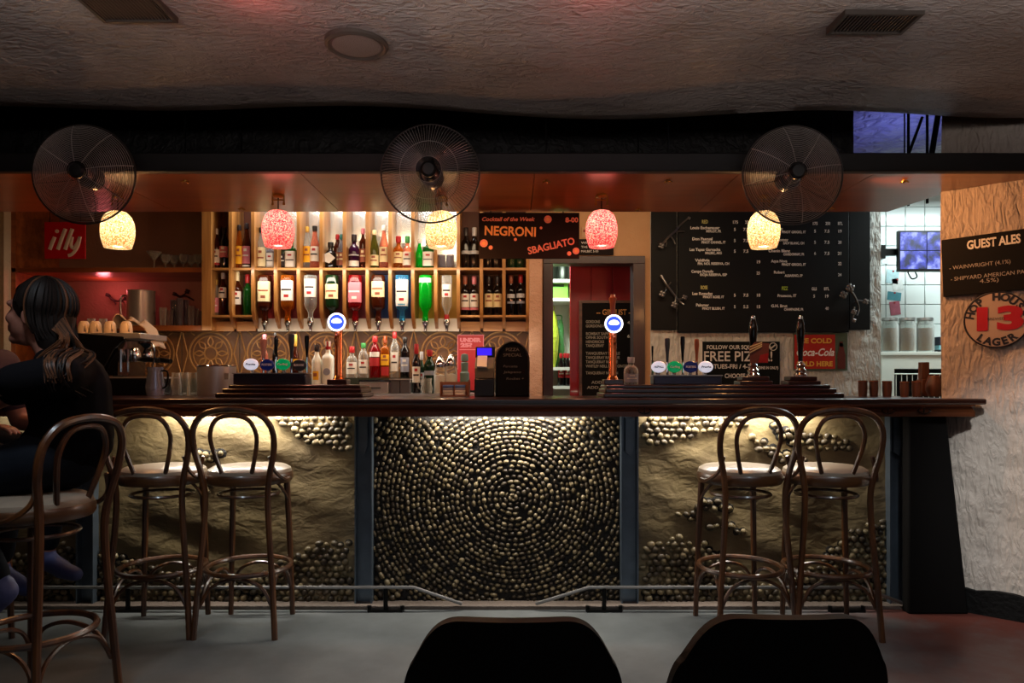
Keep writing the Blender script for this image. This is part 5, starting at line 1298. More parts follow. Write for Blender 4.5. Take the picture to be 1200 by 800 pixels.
for s, y in (('GORDONS', 377), ('GORDONS PINK', 382), ('BOMBAY SAPPHIRE', 391), ('OPIHR SOUTH', 395.5), ('HENDRICKS', 400.5), ('TANQUERAY', 405), ('TANQUERAY SEVILLE', 414), ('TANQUERAY RANGPUR', 419), ('TANQUERAY ROYALE', 424), ('WHITLEY NEILL RHUB GINGER', 429), ('TANQUERAY NO TEN', 437)):
    gt(s, 686.5, y, len(s)*2.35 if len(s) < 20 else 50, 3.2, 'LEFT', M_chd)
for s, y in (('4.4/7', 378), ('6.7/9', 394), ('5.6/8', 420)): gt(s, 741, y, 12, 3.4, 'CENTER')
gt('ADD FEVER TREE', 715, 448, 44, 3.2, 'CENTER', M_chd); gt('ADD TONIC 1.5', 710, 454, 44, 3.2, 'CENTER', M_chd)
# free pizza board
D = 5.82; k = D/F
t = tag(empty('free_pizza_board', (X(868, D), D, Z(424, D))), 'chalkboard offering free pizza behind the hand pumps', 'chalkboard')
MB().box(-46*k, 46*k, 0, 0.02, -40*k, 24*k).build('board', pm('pizza_black', '#0c100f', 0.7, var=0.25, spec=0.2), t, bevel=0.003)
MB().box(-46.5*k, -45*k, -0.003, 0.02, -40*k, 24*k).build('edge_strip', LM('white'), t)
text(t, 'FOLLOW OUR SQUARE @ A', -2*k, 17*k, 4.6*k, M_chalk, width=76*k, y=-0.002, fat=0.001)
text(t, 'FREE PIZZA!', -3*k, 6.0*k, 11.5*k, M_chalk, width=80*k, y=-0.002, fat=0.0012)
text(t, 'TUES-FRI / 4-7', -10*k, -5.5*k, 5*k, M_chalk, width=44*k, y=-0.002, fat=0.001)
text(t, '(DINE IN ONLY)', 32*k, -7*k, 3.2*k, M_chalk, width=24*k, y=-0.002, fat=0.0008)
text(t, 'CHOOSE ANY', 0*k, -16.5*k, 5*k, M_chalk, width=38*k, y=-0.002, fat=0.001)
MB().ring((38*k, -0.001, 18*k), 4.4*k, 0.003, 'y', 20, 4).build('emblem', M_chalk, t)
MB().tube([(35.5*k, -0.001, 16*k), (40.5*k, -0.001, 20*k)], 0.006, 5).build('emblem', M_chalk, t)
# cola tin sign
D = YB-0.02; k = D/F
t = tag(empty('cola_sign', (X(961.5, D), D, Z(412, D))), 'red and yellow ice cold cola tin sign', 'sign')
MB().box(-31.5*k, 31.5*k, 0, 0.008, -22*k, 22*k).build('plate', pm('tin_green', '#4a5a48', 0.45, var=0.3), t)
MB().box(-30.5*k, 17*k, -0.002, 0.002, -20*k, 20*k).build('red_field', pm('tin_red', '#b02418', 0.4, var=0.15), t)
M_ty = pm('tin_yellow', '#e0b048', 0.5, var=0.1)
text(t, 'ICE COLD', -7*k, 12.5*k, 5.5*k, M_ty, width=40*k, y=-0.004, fat=0.002)
text(t, 'Coca-Cola', -7*k, -1*k, 8.5*k, M_inkw, width=44*k, y=-0.004, fat=0.002, shear=0.35)
text(t, 'SOLD HERE', -7*k, -14.5*k, 5.5*k, M_ty, width=42*k, y=-0.004, fat=0.002)
MB().lathe([(a*k, -0.004+b) for a, b in ((0, 0), (2.4, 0), (2.4, 0.002), (0, 0.002))], 12, (24*k, 0, 8*k), axis='y').prism([(20*k, -20*k), (29*k, -20*k), (29*k, -4*k), (26.5*k, 6*k), (26*k, 12*k), (22.5*k, 12*k), (22*k, 6*k), (20*k, -4*k)], -0.004, 0, 'y').build('bottle_picture', pm('tin_brown', '#5a2018', 0.4, var=0.4, scale=90), t)
# guest ales board and round lager sign on the pillar (angled wall)
dAB = (B-A).normalized(); ang = math.atan2(dAB.y, dAB.x)
def on_pillar(px, off):
    # intersect the view ray of column px with the pillar face, moved off the wall
    rx = (px-600)/F; s_ = (A.x-rx*A.y)/(rx*dAB.y-dAB.x); p = A+dAB*s_
    n_ = Vector((dAB.y, -dAB.x));  n_ = n_ if n_.y < 0 else -n_
    return p+n_*off
p0 = on_pillar(1105.5, 0.03); p1 = on_pillar(1212, 0.03); pc = (p0+p1)/2; W_ = (p1-p0).length
t = tag(empty('guest_ales_board', (pc.x, pc.y, Z(309, pc.y)), ang), 'black guest ales chalkboard on the plaster pillar', 'chalkboard')
t.rotation_euler = (0, -0.03, ang)
kk = pc.y/F
MB().box(-W_/2, W_/2, 0, 0.015, -34*kk, 35*kk).build('board', M_cb, t, bevel=0.002)
kx = W_/106.5
text(t, 'GUEST ALES', 9*kx, 24*kk, 10*kk, M_chalk, width=62*kx, y=-0.002, fat=0.002)
text(t, '- WAINWRIGHT (4.1%)', -8*kx, -0.5*kk, 4.6*kk, M_chd, width=72*kx, y=-0.002)
text(t, '- SHIPYARD AMERICAN PA', 0*kx, -14*kk, 4.6*kk, M_chd, width=86*kx, y=-0.002)
text(t, '4.5%)', 3*kx, -20*kk, 4.6*kk, M_chd, width=22*kx, y=-0.002)
pc = on_pillar(1168.5, 0.025); kk = pc.y/F
t = tag(empty('lager_sign', (pc.x, pc.y, Z(374.5, pc.y)), ang), 'round pale lager sign with big red 13 on the plaster pillar', 'sign')
Rr = 33*kk
MB().lathe([(0, 0), (Rr, 0), (Rr, 0.012), (0, 0.012)], 48, axis='y').build('disc', pm('sign_pale', '#b49c8a', 0.5, var=0.1), t)
MB().ring((0, 0, 0), Rr*0.985, 0.0045, 'y', 48, 5).build('border', M_ink, t)
def arc_text(s, R, a_mid, step, up):
    n_ = len(s)
    for i, c_ in enumerate(s):
        if c_ == ' ': continue
        a = a_mid+((n_-1)/2-i)*step*(1 if up else -1)
        text(t, c_, R*math.cos(a), R*math.sin(a), 8.2*kk, M_ink, y=-0.002, fat=0.0025, rot=(a-PI/2) if up else (a+PI/2), name='letter')
arc_text('HOP HOUSE', Rr*0.80, PI/2, 0.335, True)
arc_text('LAGER', Rr*0.80, -PI/2, 0.32, False)
text(t, '13', 0, 0, 25*kk, pm('sign_13_red', '#b01426', 0.45, var=0.1), width=46*kk, y=-0.0035, fat=0.008)
text(t, 'BREWED', 0, 1*kk, 3.0*kk, M_ink, width=17*kk, y=-0.0045)
# ================================================================== coffee alcove
DA = 5.60
zu, zd = Z(313.5, DA), Z(381, DA)
sh2 = tag(empty('alcove_shelf', (X(125, DA), DA, zd)), 'orange wood wall shelves in the coffee alcove', 'shelf')
M_orw = wood('orange_wood', '#7a3f1c', '#a86030', 0.35, 'x', 5, coat=0.4)
xl, xr = X(13, DA), X(236, DA); x0 = X(125, DA)
MB().box(xl-x0, xr-x0, 0, 0.54, zu-0.036-zd, zu-zd).build('shelf_board', M_orw, sh2, bevel=0.003)
MB().box(xl-x0, xr-x0, 0, 0.54, -0.042, 0).build('shelf_board', M_orw, sh2, bevel=0.003)
MB().box(xl-x0, xr-x0, 0, 0.54, 2.66-zd, 2.70-zd).build('top_board', M_orw, sh2)
MB().box(xl-x0, xl-x0+0.035, 0, 0.54, -0.5, 2.70-zd).build('side_board', M_orw, sh2)
for dx in (-0.55, 0.5): MB().prism([(0.2, -0.042), (0.54, -0.042), (0.54, -0.25)], dx, dx+0.02, 'x').build('bracket', M_orw, sh2)
def glassware(px, D, z, prof, label, group, nm='drinking_glass', m=None):
    k = D/F
    o = MB().lathe([(r*k, t_*k) for r, t_ in prof], 16).build(nm, m or G['clear'], loc=(X(px, D), D, z), smooth=50)
    return tag(o, label, 'glass', group)
def wall_(prof, th=0.5): return prof+[(max(0, r-th), t_) for r, t_ in prof[::-1]]
mart = [(0, 0), (4.5, 0), (4.5, 0.6), (0.8, 1.4), (0.7, 11), (1.2, 12), (8.5, 22), (8.1, 22), (0.8, 12.4), (0, 12.4)]
wineg = [(0, 0), (4, 0), (4, 0.6), (0.7, 1.4), (0.7, 8), (3.6, 10.5), (5.2, 15), (4.6, 19.5), (4.3, 19.5), (4.8, 15), (3.2, 11), (0, 9)]
glassware(180.5, 5.75, zu, mart, 'cocktail glass with a wide conical bowl on the upper alcove shelf', 'stemmed glasses', 'cocktail_glass')
for i, px in enumerate((194, 204, 215, 224, 232)):
    glassware(px, 5.78+0.05*(i % 2), zu, wineg, 'stemmed wine glass in the row on the upper alcove shelf', 'stemmed glasses', 'wine_glass')
D = 5.76; k = D/F
t = tag(empty('steel_pitcher', (X(165.5, D), D, zd)), 'tall polished steel pitcher on the lower alcove shelf', 'pitcher')
MB().lathe([(0, 0), (15*k, 0), (15.5*k, 2*k), (15*k, 40*k), (15.6*k, 42*k), (14.6*k, 42*k), (14*k, 3*k), (0, 3*k)], 32).build('body', pm('polished_steel', '#c8c0b8', 0.30, metal=0.7, var=0.05), t)
MB().tube(spline([(-14.5*k, -0.02, 36*k), (-21*k, -0.03, 34*k), (-21*k, -0.03, 14*k), (-14.5*k, -0.02, 10*k)], 5), 0.008, 8).build('handle', M_steel, t)
tumb = lambda w_, h: [(0, 0), (w_*0.8, 0), (w_, h), (w_-0.5, h), (w_*0.8-0.5, 1.5), (0, 1.5)]
for i, (px, w_, h) in enumerate(((191, 4.2, 22), (199, 4, 20), (203, 3.6, 33), (211, 3.8, 33), (218, 3.4, 32), (206, 3.6, 31), (224, 3.6, 24), (229, 3.6, 22), (234, 3.4, 20))):
    tall = h > 30
    glassware(px, 5.72+0.1*(i % 3), zd, tumb(w_, h), ('tall straight glass in the crowd on the lower alcove shelf' if tall else 'short tumbler in the crowd on the lower alcove shelf'), 'tall alcove glasses' if tall else 'short alcove tumblers', m=G['grey'] if tall else G['clear'])

for px in (517.5, 527.5):
    glassware(px, 5.66, zm, [(0, 0), (4.2, 0), (4.6, 1), (4.6, 17), (4.1, 17), (4.0, 1.5), (0, 1.5)], 'straight clear glass on the bottle shelf under the amber pendant lamp', 'glasses on the bottle shelf', m=G['grey'])
# espresso machine on the deep end of the bar
D = 4.55; k = D/F
mx = lambda px: (px-150)*k
mz = lambda py: Z(py, D)-ZT
t = tag(empty('espresso_machine', (X(150, D), D, ZT)), 'black and chrome espresso machine behind the seated person', 'espresso machine')
M_ebl = pm('machine_black', '#08090c', 0.18, var=0.05, coat=0.5)
side = [(mx(94), mz(391)), (mx(160), mz(396)), (mx(163), mz(399)), (mx(150), mz(410)), (mx(134), mz(440)), (mx(122), mz(441)), (mx(112), mz(425)), (mx(98), mz(398))]
MB().prism(side, -0.16, -0.14, 'y').build('side_panel', M_ebl, t, bevel=0.004)
MB().prism(side, 0.20, 0.22, 'y').build('side_panel', M_ebl, t, bevel=0.004)
MB().box(mx(96), mx(178), -0.14, 0.20, mz(398), mz(391.5)).build('cup_rack', M_steel, t, bevel=0.004)
MB().box(mx(110), mx(152), -0.135, 0.195, mz(440), mz(398)).build('boiler_case', M_ebl, t)
MB().box(mx(133), mx(193), -0.15, 0.20, 0, mz(443)).build('drip_base', M_ebl, t, bevel=0.005)
MB().box(mx(134), mx(192), -0.145, 0.195, mz(443), mz(441.5)).build('drip_grid', M_steel, t)
for i, yy in enumerate((-0.06, 0.10)):
    gh = MB().lathe([(0, mz(424)), (0.030, mz(424)), (0.034, mz(418)), (0.030, mz(412)), (0.02, mz(408)), (0, mz(408))], 18, (mx(164), yy, 0)).build('group_head', M_chrome, t)
    MB().tube(spline([(mx(166), yy, mz(422)), (mx(176), yy-0.02, mz(421)), (mx(196), yy-0.05, mz(423))], 4), [0.012]*3+[0.016]*6, 10).build('portafilter', M_blackmetal, gh)
MB().tube(spline([(mx(176), -0.12, mz(402)), (mx(190), -0.13, mz(404)), (mx(193), -0.13, mz(418)), (mx(189), -0.13, mz(438))], 5), 0.005, 8).build('steam_wand', M_chrome, t)
for px in (152, 160): MB().tube([(mx(px), -0.10, mz(410)), (mx(px), -0.10, mz(436))], 0.008, 8).build('water_pipe', M_chrome, t)
MB().box(mx(118), mx(133), -0.15, -0.05, 0, mz(438)).build('foot_block', pm('machine_grey', '#6a5c60', 0.4), t, bevel=0.004)
# cups on top, upside down
zc = ZT+mz(391.5)
M_cup = pm('cream_china', '#d6c0a0', 0.3, var=0.06)
cw = [(0, 14), (3.4, 14), (4.4, 13.2), (5.9, 10.5), (6.6, 6), (6.8, 0), (6.3, 0), (6.0, 6), (0, 12)]
for i, px in enumerate((98.5, 112, 129, 148)):
    o = MB().lathe([(r*k, h_*k) for r, h_ in cw], 18).build('coffee_cup', M_cup, loc=(X(px, 4.47), 4.47, zc), smooth=50)
    MB().tube(spline([(4.8*k, -4.2*k, 10*k), (6.5*k, -7.5*k, 9*k), (6.8*k, -8*k, 4.5*k), (5.2*k, -4.6*k, 3*k)], 4), 1.0*k, 6).build('cup_handle', M_cup, o)
    tag(o, 'cream coffee cup upside down on the espresso machine', 'cup', 'cups on the espresso machine')
for i, px in enumerate((107, 121)):
    glassware(px, 4.62, zc, [(0, 19), (4.2, 19), (4.8, 8), (5, 0), (4.4, 0), (4.2, 8), (3.6, 18), (0, 18)], 'upturned coffee glass behind the cream cups', 'upturned coffee glasses', 'coffee_glass')
# crumpled towel over the machine
nx, ny = 26, 16; vs = []; rt = random.Random(8)
for j in range(ny+1):
    for i in range(nx+1):
        u, v = i/nx, j/ny
        px = 126+u*53; y = 4.56+v*0.16
        base = 391-(20*math.exp(-((u-0.22)/0.22)**2)+14*math.exp(-((u-0.62)/0.22)**2))*(0.86+0.14*math.sin(v*6+u*5))
        if u > 0.80: base += (u-0.80)*85
        z = Z(base+1.1*math.sin(u*21+v*6)-1, 4.56)
        vs.append((X(px, 4.56), y+0.008*math.sin(u*23+v*11), max(z, zc+0.004) if u < 0.83 else z))
o = MB().add(vs, [(j*(nx+1)+i, j*(nx+1)+i+1, (j+1)*(nx+1)+i+1, (j+1)*(nx+1)+i) for j in range(ny) for i in range(nx)]).build('bar_towel', pm('towel', '#c8b094', 0.9, var=0.12, bump=0.4, bscale=220), smooth=80)
so = o.modifiers.new('thickness', 'SOLIDIFY'); so.thickness = 0.006; so.offset = 1
tag(o, 'crumpled cream towel lying on the espresso machine', 'towel')
# glass jug, upturned glasses, small jar near the machine
D = 4.4; k = D/F
t = tag(empty('coffee_jug', (X(182, 4.30), 4.30, ZT)), 'steel milk jug in front of the drip base', 'jug')
MB().lathe([(0, 0), (9*k, 0), (10.5*k, 10*k), (8*k, 27*k), (9*k, 33*k), (8.3*k, 33*k), (7.3*k, 27*k), (9.6*k, 10*k), (8*k, 2*k), (0, 2*k)], 24).build('body', pm('jug_steel', '#9aa4c0', 0.25, metal=0.75, var=0.1), t)
MB().tube(spline([(8.5*k, -0.01, 29*k), (16*k, -0.02, 27*k), (15*k, -0.02, 13*k), (10*k, -0.01, 9*k)], 5), 0.006, 8).build('handle', M_blackmetal, t)
for i, px in enumerate((206, 216, 226)):
    glassware(px, 4.42+0.05*(i % 2), ZT, [(0, 27), (4.2, 27), (6.2, 12), (6.6, 0), (6.0, 0), (5.6, 12), (3.6, 26), (0, 26)], 'upturned glass on the bar between espresso machine and steel bucket', 'upturned bar glasses', 'upturned_glass')

# ================================================================== kitchen behind the hatch
M_melamine = pm('white_melamine', '#dcdcd0', 0.4, var=0.05)
D = 6.15; k = D/F
zt2 = Z(412, D)
t = tag(empty('kitchen_unit', (X(1080, D), D, 0)), 'white kitchen unit with wire rack under the jars', 'kitchen unit')
kx = lambda px: (px-1080)*k
kz = lambda py: Z(py, D)
MB().box(kx(1031.5), kx(1150), -0.01, 0.38, zt2-0.03, zt2).build('top_board', M_melamine, t, bevel=0.003)
MB().box(kx(1033), kx(1048), 0, 0.38, 0, zt2-0.03).build('side_panel', M_melamine, t)
MB().box(kx(1048), kx(1150), 0, 0.02, kz(432), zt2-0.03).build('fascia', M_melamine, t)
MB().box(kx(1048), kx(1150), 0.36, 0.38, 0, zt2-0.03).build('back_panel', pm('rack_dark', '#0a0c0c', 0.7), t)
MB().tube([(kx(1049), 0.01, kz(438)), (kx(1150), 0.01, kz(438))], 0.006, 6).build('rack_rail', M_melamine, t)
wm = MB().tube([(0, 0.012, kz(475)), (0, 0.012, kz(438))], 0.0035, 6).mesh('rack_wire', M_melamine)
for i in range(14):
    o = bpy.data.objects.new('rack_wire', wm); COL.objects.link(o); o.parent = t; o.location = (kx(1051+i*6.4), 0, 0)
MB().box(kx(1048), kx(1150), 0.02, 0.36, kz(478)-0.01, kz(478)).build('shelf', M_melamine, t)
M_grain = pm('dry_grain', '#94601f', 0.8, var=0.45, scale=120, bump=0.6, bscale=160)
for px, D_, w_ in ((1042.5, 6.3, 'glass jar of dry grain next to the white plaster edge'), (1063, 6.3, 'middle glass jar of dry grain on the kitchen unit'), (1084, 6.3, 'glass jar of dry grain under the screen')):
    k = D_/F; j = tag(empty('storage_jar', (X(px, D_), D_, zt2)), w_, 'jar', 'grain jars')
    MB().lathe([(0, 0), (9.0*k, 0), (9.8*k, 2*k), (9.8*k, 30*k), (8.2*k, 35*k), (8.2*k, 37*k), (7.7*k, 37*k), (7.7*k, 35*k), (9.2*k, 30*k), (9.2*k, 2*k), (0, 1.2*k)], 22).build('jar_body', G['clear'], j)
    MB().lathe([(0, 1.5*k), (9.0*k, 2*k), (9.0*k, 28*k), (0, 29*k)], 22).build('grain', M_grain, j)
    MB().lathe([(0, 37*k), (8.6*k, 37*k), (8.8*k, 38*k), (8.6*k, 40.5*k), (0, 41*k)], 22).build('lid', M_steel, j)
D = 6.3; k = D/F
t = tag(empty('kitchen_box', (X(1103, D), D, zt2)), 'small dark and teal pack beside the grain jars', 'box')
MB().box(-6*k, 8*k, -0.05, 0.05, 0, 18*k).build('carton', pm('pack_dark', '#1c2430', 0.5), t, bevel=0.003); MB().box(-6.2*k, 8.2*k, -0.052, 0.052, 3*k, 8*k).build('band', pm('pack_teal', '#7ab0b8', 0.5), t)
# screen
D = 6.1; k = D/F
t = tag(empty('camera_monitor', (X(1086, D), D, Z(294, D))), 'wall screen showing four blue security camera pictures', 'screen')
MB().box(-33*k, 33*k, 0, 0.04, -24*k, 24*k).build('case', pm('tv_black', '#0a0a0c', 0.3), t, bevel=0.004)
def screen_mat(i):
    m = bpy.data.materials.new('camera_picture_%d' % i); m.use_nodes = True; n = m.node_tree.nodes; L = m.node_tree.links; b = n['Principled BSDF']
    tc = n.new('ShaderNodeTexCoord'); mp = n.new('ShaderNodeMapping'); mp.inputs['Location'].default_value = (i*3.1, 0, i*1.7); L.new(tc.outputs['Object'], mp.inputs[0])
    nz = n.new('ShaderNodeTexNoise'); nz.inputs['Scale'].default_value = 9; nz.inputs['Detail'].default_value = 5; L.new(mp.outputs[0], nz.inputs['Vector'])
    cr = n.new('ShaderNodeValToRGB'); L.new(nz.outputs['Fac'], cr.inputs[0]); cr.color_ramp.interpolation = 'LINEAR'
    cr.color_ramp.elements[0].position = 0.38; cr.color_ramp.elements[0].color = (*hexc('#10103a'), 1)
    cr.color_ramp.elements[1].position = 0.62; cr.color_ramp.elements[1].color = (*hexc('#a8b4ff'), 1)
    e = cr.color_ramp.elements.new(0.5); e.color = (*hexc('#4048c8'), 1)
    b.inputs['Base Color'].default_value = (0.01, 0.01, 0.02, 1); L.new(cr.outputs[0], b.inputs['Emission Color']); b.inputs['Emission Strength'].default_value = 1.1
    return m
for i, (sx, sz) in enumerate(((-1, 1), (1, 1), (-1, -1), (1, -1))):
    MB().box((-31 if sx < 0 else 0.6)*k, (-0.6 if sx < 0 else 31)*k, -0.003, 0.001, (1 if sz > 0 else -21)*k, (22 if sz > 0 else 0)*k).build('picture', screen_mat(i), t)
MB().box(-50*k, -20*k, 0.05, 0.09, -4*k, 4*k).box(-52*k, -46*k, 0.03, 0.44, -8*k, 8*k).build('wall_arm', M_blackmetal, t)
MB().tube(spline([(-20*k, 0.03, -24*k), (-16*k, 0.02, -32*k), (-10*k, 0.02, -30*k), (-11*k, 0.03, -24*k)], 5), 0.006, 6).build('cable', M_blackmetal, t)
# notes pinned in the kitchen
for i, (px, py, w_, h_, col, lb) in enumerate(((1046, 324, 7, 8, '#a8c4c8', 'pale blue note on the kitchen tiles'), (1052, 333, 6, 7, '#d8dcd8', 'white note on the kitchen tiles beside the blue one'), (1048, 347, 8, 5, '#4a8a96', 'teal patterned note on the kitchen tiles'),
                                              (1049, 361, 6, 8, '#b06070', 'pink note on the kitchen tiles above the jars'), (1038, 300, 4, 9, '#c8d0d0', 'white note under the screen arm'))):
    D = YK-0.012; k = D/F
    o = MB().box(-w_*k, w_*k, 0, 0.002, -h_*k, h_*k).build('paper_note', pm('note_%d' % i, col, 0.7, var=0.4, scale=25), loc=(X(px, D), D, Z(py, D)), rot=(0, 0.12*(-1)**i, 0))
    MB().lathe([(0, -0.004), (0.008, -0.004), (0.008, 0), (0, 0)], 10, (0, 0, h_*k*0.8), axis='y').build('pin', LM('red'), o)
    tag(o, lb, 'note', 'kitchen notes')

# ================================================================== store seen through the doorway gap
D = 7.0; k = D/F
t = tag(empty('store_shelf', (X(648, D), D, 0)), 'white store shelving seen through the doorway gap', 'shelf')
for py in (349, 430, 452): MB().box(-22*k, 26*k, 0.0, 0.4, Z(py, D)-0.03, Z(py, D)).build('shelf_board', M_melamine, t)
for dx in (-22, 26): MB().box(dx*k, dx*k+0.03, 0, 0.4, 0, Z(290, D)).build('shelf_side', M_melamine, t)
MB().box(-22*k, 26*k, 0.40, 0.42, 0, Z(290, D)).build('back_sheet', M_melamine, t)
MB().box(-22*k, 26*k, 0.0, 0.4, Z(327, D)-0.03, Z(327, D)).build('shelf_board', M_melamine, t)
for i, (px, dy, r_) in enumerate(((647, 0.1, 9), (662, 0.1, 9))):
    o = MB().lathe([(0, 0), (r_*k, 0), (r_*k, 16*k), (r_*0.95*k, 17*k), (0, 17*k)], 18).build('catering_tin', pm('tin_dark', '#20241c', 0.3, metal=0.5, var=0.3), loc=(X(px, D), D+dy, Z(327, D)))
    MB().ring((0, 0, 16.5*k), r_*k, 0.004, 'z', 20, 5).build('rim', M_steel, o); tag(o, 'dark catering tin on the top store shelf', 'tin', 'catering tins')
def bag(px, py0, py1, w_, col, lb, yy):
    D = 6.95; k = D/F; h = (py1-py0)*k; vs = []; n = 14; m_ = 8; rg = random.Random(int(px))
    for j in range(m_+1):
        v = j/m_; ww = w_*k*(0.25+0.75*math.sin(PI*min(1, 0.12+0.75*(1-v))))
        for i in range(n):
            a = 2*PI*i/n; q = 1+0.18*rg.uniform(-1, 1)
            vs.append((ww*math.cos(a)*q, ww*0.7*math.sin(a)*q, h*v))
    fs = [(j*n+i, j*n+(i+1) % n, (j+1)*n+(i+1) % n, (j+1)*n+i) for j in range(m_) for i in range(n)]+[tuple(range(n))[::-1], tuple(m_*n+i for i in range(n))]
    o = MB().add(vs, fs).build('plastic_bag', pm('bag_'+col[1:], col, 0.3, var=0.25, bump=0.6, bscale=40), loc=(X(px, yy), yy, Z(py1, D)), smooth=70)
    MB().tube(spline([(-3*k, 0, h), (-4*k, 0, h+5*k), (3*k, 0, h+5*k), (3*k, 0, h)], 5), 0.006, 6).build('bag_handle', pm('bag_'+col[1:], col), o)
    tag(o, lb, 'bag', 'plastic bags')
zz_ = Z(430, 7.0)
bag(646, 362, 430, 8, '#b8c83c', 'yellow-green plastic bag on the store shelf', 7.12)
bag(655, 372, 430, 7, '#3c7a3c', 'dark green plastic bag on the store shelf', 7.22)
o = MB().box(-14*k, 14*k, 0, 0.25, 0, 21*k).build('green_crate', pm('crate_green', '#6cae3c', 0.4, var=0.2), loc=(X(652, 7.05), 7.06, Z(349, 7.0)), bevel=0.006)
MB().box(-9*k, 9*k, -0.004, 0, 14*k, 17*k).build('hand_slot', pm('slot_dark', '#24401a', 0.7), o); tag(o, 'bright green crate on the store shelf', 'crate')
for i, (px, dy) in enumerate(((657.5, 0), (665.5, 0), (662, 0.09))):
    y = 7.06+dy
    b_ = bottle(X(px, y), y, Z(452, 7.0), S(38, y), S(4.0, y), 'spirit', 'black', 'red', 'red', (0.25, 0.5), 'cola bottle with red label in the store', group='cola bottles in the store')
# ================================================================== people at the left end of the bar
D0 = 2.74; k = D0/F
ox = X(74, D0)
def jp(px, py, dy=0.0, D=None):
    D = D or (D0+dy); return (X(px, D)-ox, dy, Z(py, D))
def remesh(o, vox, smooth_it=6):
    r = o.modifiers.new('remesh', 'REMESH'); r.mode = 'VOXEL'; r.voxel_size = vox; r.use_smooth_shade = True
    s = o.modifiers.new('smooth', 'SMOOTH'); s.factor = 0.5; s.iterations = smooth_it
def chain_(mb, pts, rs, seg=14):
    for i in range(len(pts)-1): mb.capsule(pts[i], pts[i+1], rs[i], rs[i+1], seg)
def person(loc, rz, J, cols, label, hair_len):
    """J: joints in local metres, person faces -x, origin on the floor below the pelvis"""
    t = tag(empty('person', loc, rz), label, 'person', 'people at the bar')
    skin, shirt, jeans, shoe, hair = cols
    V = lambda p: Vector(p)
    hd = V(J['head'])
    b = MB()
    # skull, jaw, face
    tl = J.get('tilt', 0.0)
    def hp(x, y, z):
        c, s = math.cos(tl), math.sin(tl)
        return (hd.x+x*c-z*s, hd.y+y, hd.z+x*s+z*c)
    b.ball(hp(0.012, 0, 0.025), 0.098, 0.077, 0.098, 20, 14)
    b.ball(hp(-0.028, 0, -0.035), 0.066, 0.060, 0.078, 18, 12)
    b.capsule(hp(-0.030, 0, -0.085), hp(-0.072, 0, -0.100), 0.042, 0.022)          # jaw and chin
    b.capsule(hp(-0.084, 0, 0.016), hp(-0.104, 0, -0.020), 0.010, 0.012)           # nose
    b.capsule(hp(-0.086, -0.018, -0.056), hp(-0.086, 0.018, -0.056), 0.008, 0.009) # lips
    b.capsule(hp(-0.084, -0.016, -0.069), hp(-0.084, 0.016, -0.069), 0.008, 0.009)
    b.capsule(hp(-0.076, -0.042, 0.030), hp(-0.076, 0.042, 0.030), 0.013, 0.013)   # brow
    for s in (-1, 1):
        b.ball(hp(0.015, s*0.077, -0.015), 0.022, 0.012, 0.034, 10, 8)              # ears
        b.ball(hp(-0.060, s*0.042, -0.025), 0.026, 0.020, 0.024, 10, 8)             # cheeks
    chain_(b, [V(J['neck']), V(hp(0.020, 0, -0.06))], [0.056, 0.054])
    # trunk
    chain_(b, [V(J['pelvis']), V(J['belly']), V(J['chest']), V(J['neck'])], [0.135, 0.118, 0.130, 0.058])
    for s in ('n', 'f'):
        chain_(b, [V(J['chest'])+Vector((0, 0, 0.05)), V(J['sh_'+s])], [0.10, 0.062])
        chain_(b, [V(J['sh_'+s]), V(J['el_'+s]), V(J['wr_'+s])], [0.056, 0.041, 0.027])
        chain_(b, [V(J['pelvis']), V(J['hip_'+s]), V(J['kn_'+s]), V(J['an_'+s])], [0.12, 0.095, 0.058, 0.038])
        # hand: palm, four fingers, thumb
        wr = V(J['wr_'+s]); el = V(J['el_'+s]); d = (wr-el).normalized(); sd = Vector((0, 0, 1)).cross(d)
        sd = sd.normalized() if sd.length > 0.1 else Vector((0, 1, 0)); dn = d.cross(sd).normalized()
        if dn.z > 0: dn = -dn
        for q in (-0.026, -0.009, 0.009, 0.026):
            b.capsule(wr+d*0.01+sd*q*0.7, wr+d*0.085+sd*q, 0.015, 0.012, 8)
        for q, ln in ((-0.030, 0.055), (-0.010, 0.070), (0.010, 0.074), (0.030, 0.066)):
            k0 = wr+d*0.085+sd*q; k1 = k0+d*ln*0.5+dn*0.008; k2 = k1+d*ln*0.32+dn*0.022
            b.capsule(k0, k1, 0.0095, 0.0088, 8); b.capsule(k1, k2, 0.0088, 0.0075, 8)
        th = -1 if s == 'n' else 1
        k0 = wr+d*0.03+sd*th*0.028; k1 = k0+d*0.035+sd*th*0.022+dn*0.008; k2 = k1+d*0.03+sd*th*0.004+dn*0.010
        b.capsule(k0, k1, 0.012, 0.0105, 8); b.capsule(k1, k2, 0.0105, 0.0085, 8)
    bo = b.build('body', skin, t, smooth=80, recalc=False); remesh(bo, 0.0065, 4)
    c = MB()                                    # shirt
    chain_(c, [V(J['pelvis'])+Vector((0, 0, 0.02)), V(J['belly']), V(J['chest']), V(J['chest'])*0.35+V(J['neck'])*0.65], [0.148, 0.134, 0.146, 0.085])
    for s in ('n', 'f'):
        sh_, el = V(J['sh_'+s]), V(J['el_'+s])
        chain_(c, [V(J['chest'])+Vector((0, 0, 0.05)), sh_, sh_+(el-sh_)*0.62], [0.115, 0.078, 0.066])
    co = c.build('shirt', shirt, t, smooth=80, recalc=False); remesh(co, 0.011, 5)
    p = MB()                                    # trousers
    for s in ('n', 'f'):
        an, kn = V(J['an_'+s]), V(J['kn_'+s])
        chain_(p, [V(J['pelvis']), V(J['hip_'+s]), kn, an+(kn-an)*0.14], [0.142, 0.108, 0.072, 0.052])
    po = p.build('trousers', jeans, t, smooth=80, recalc=False); remesh(po, 0.011, 5)
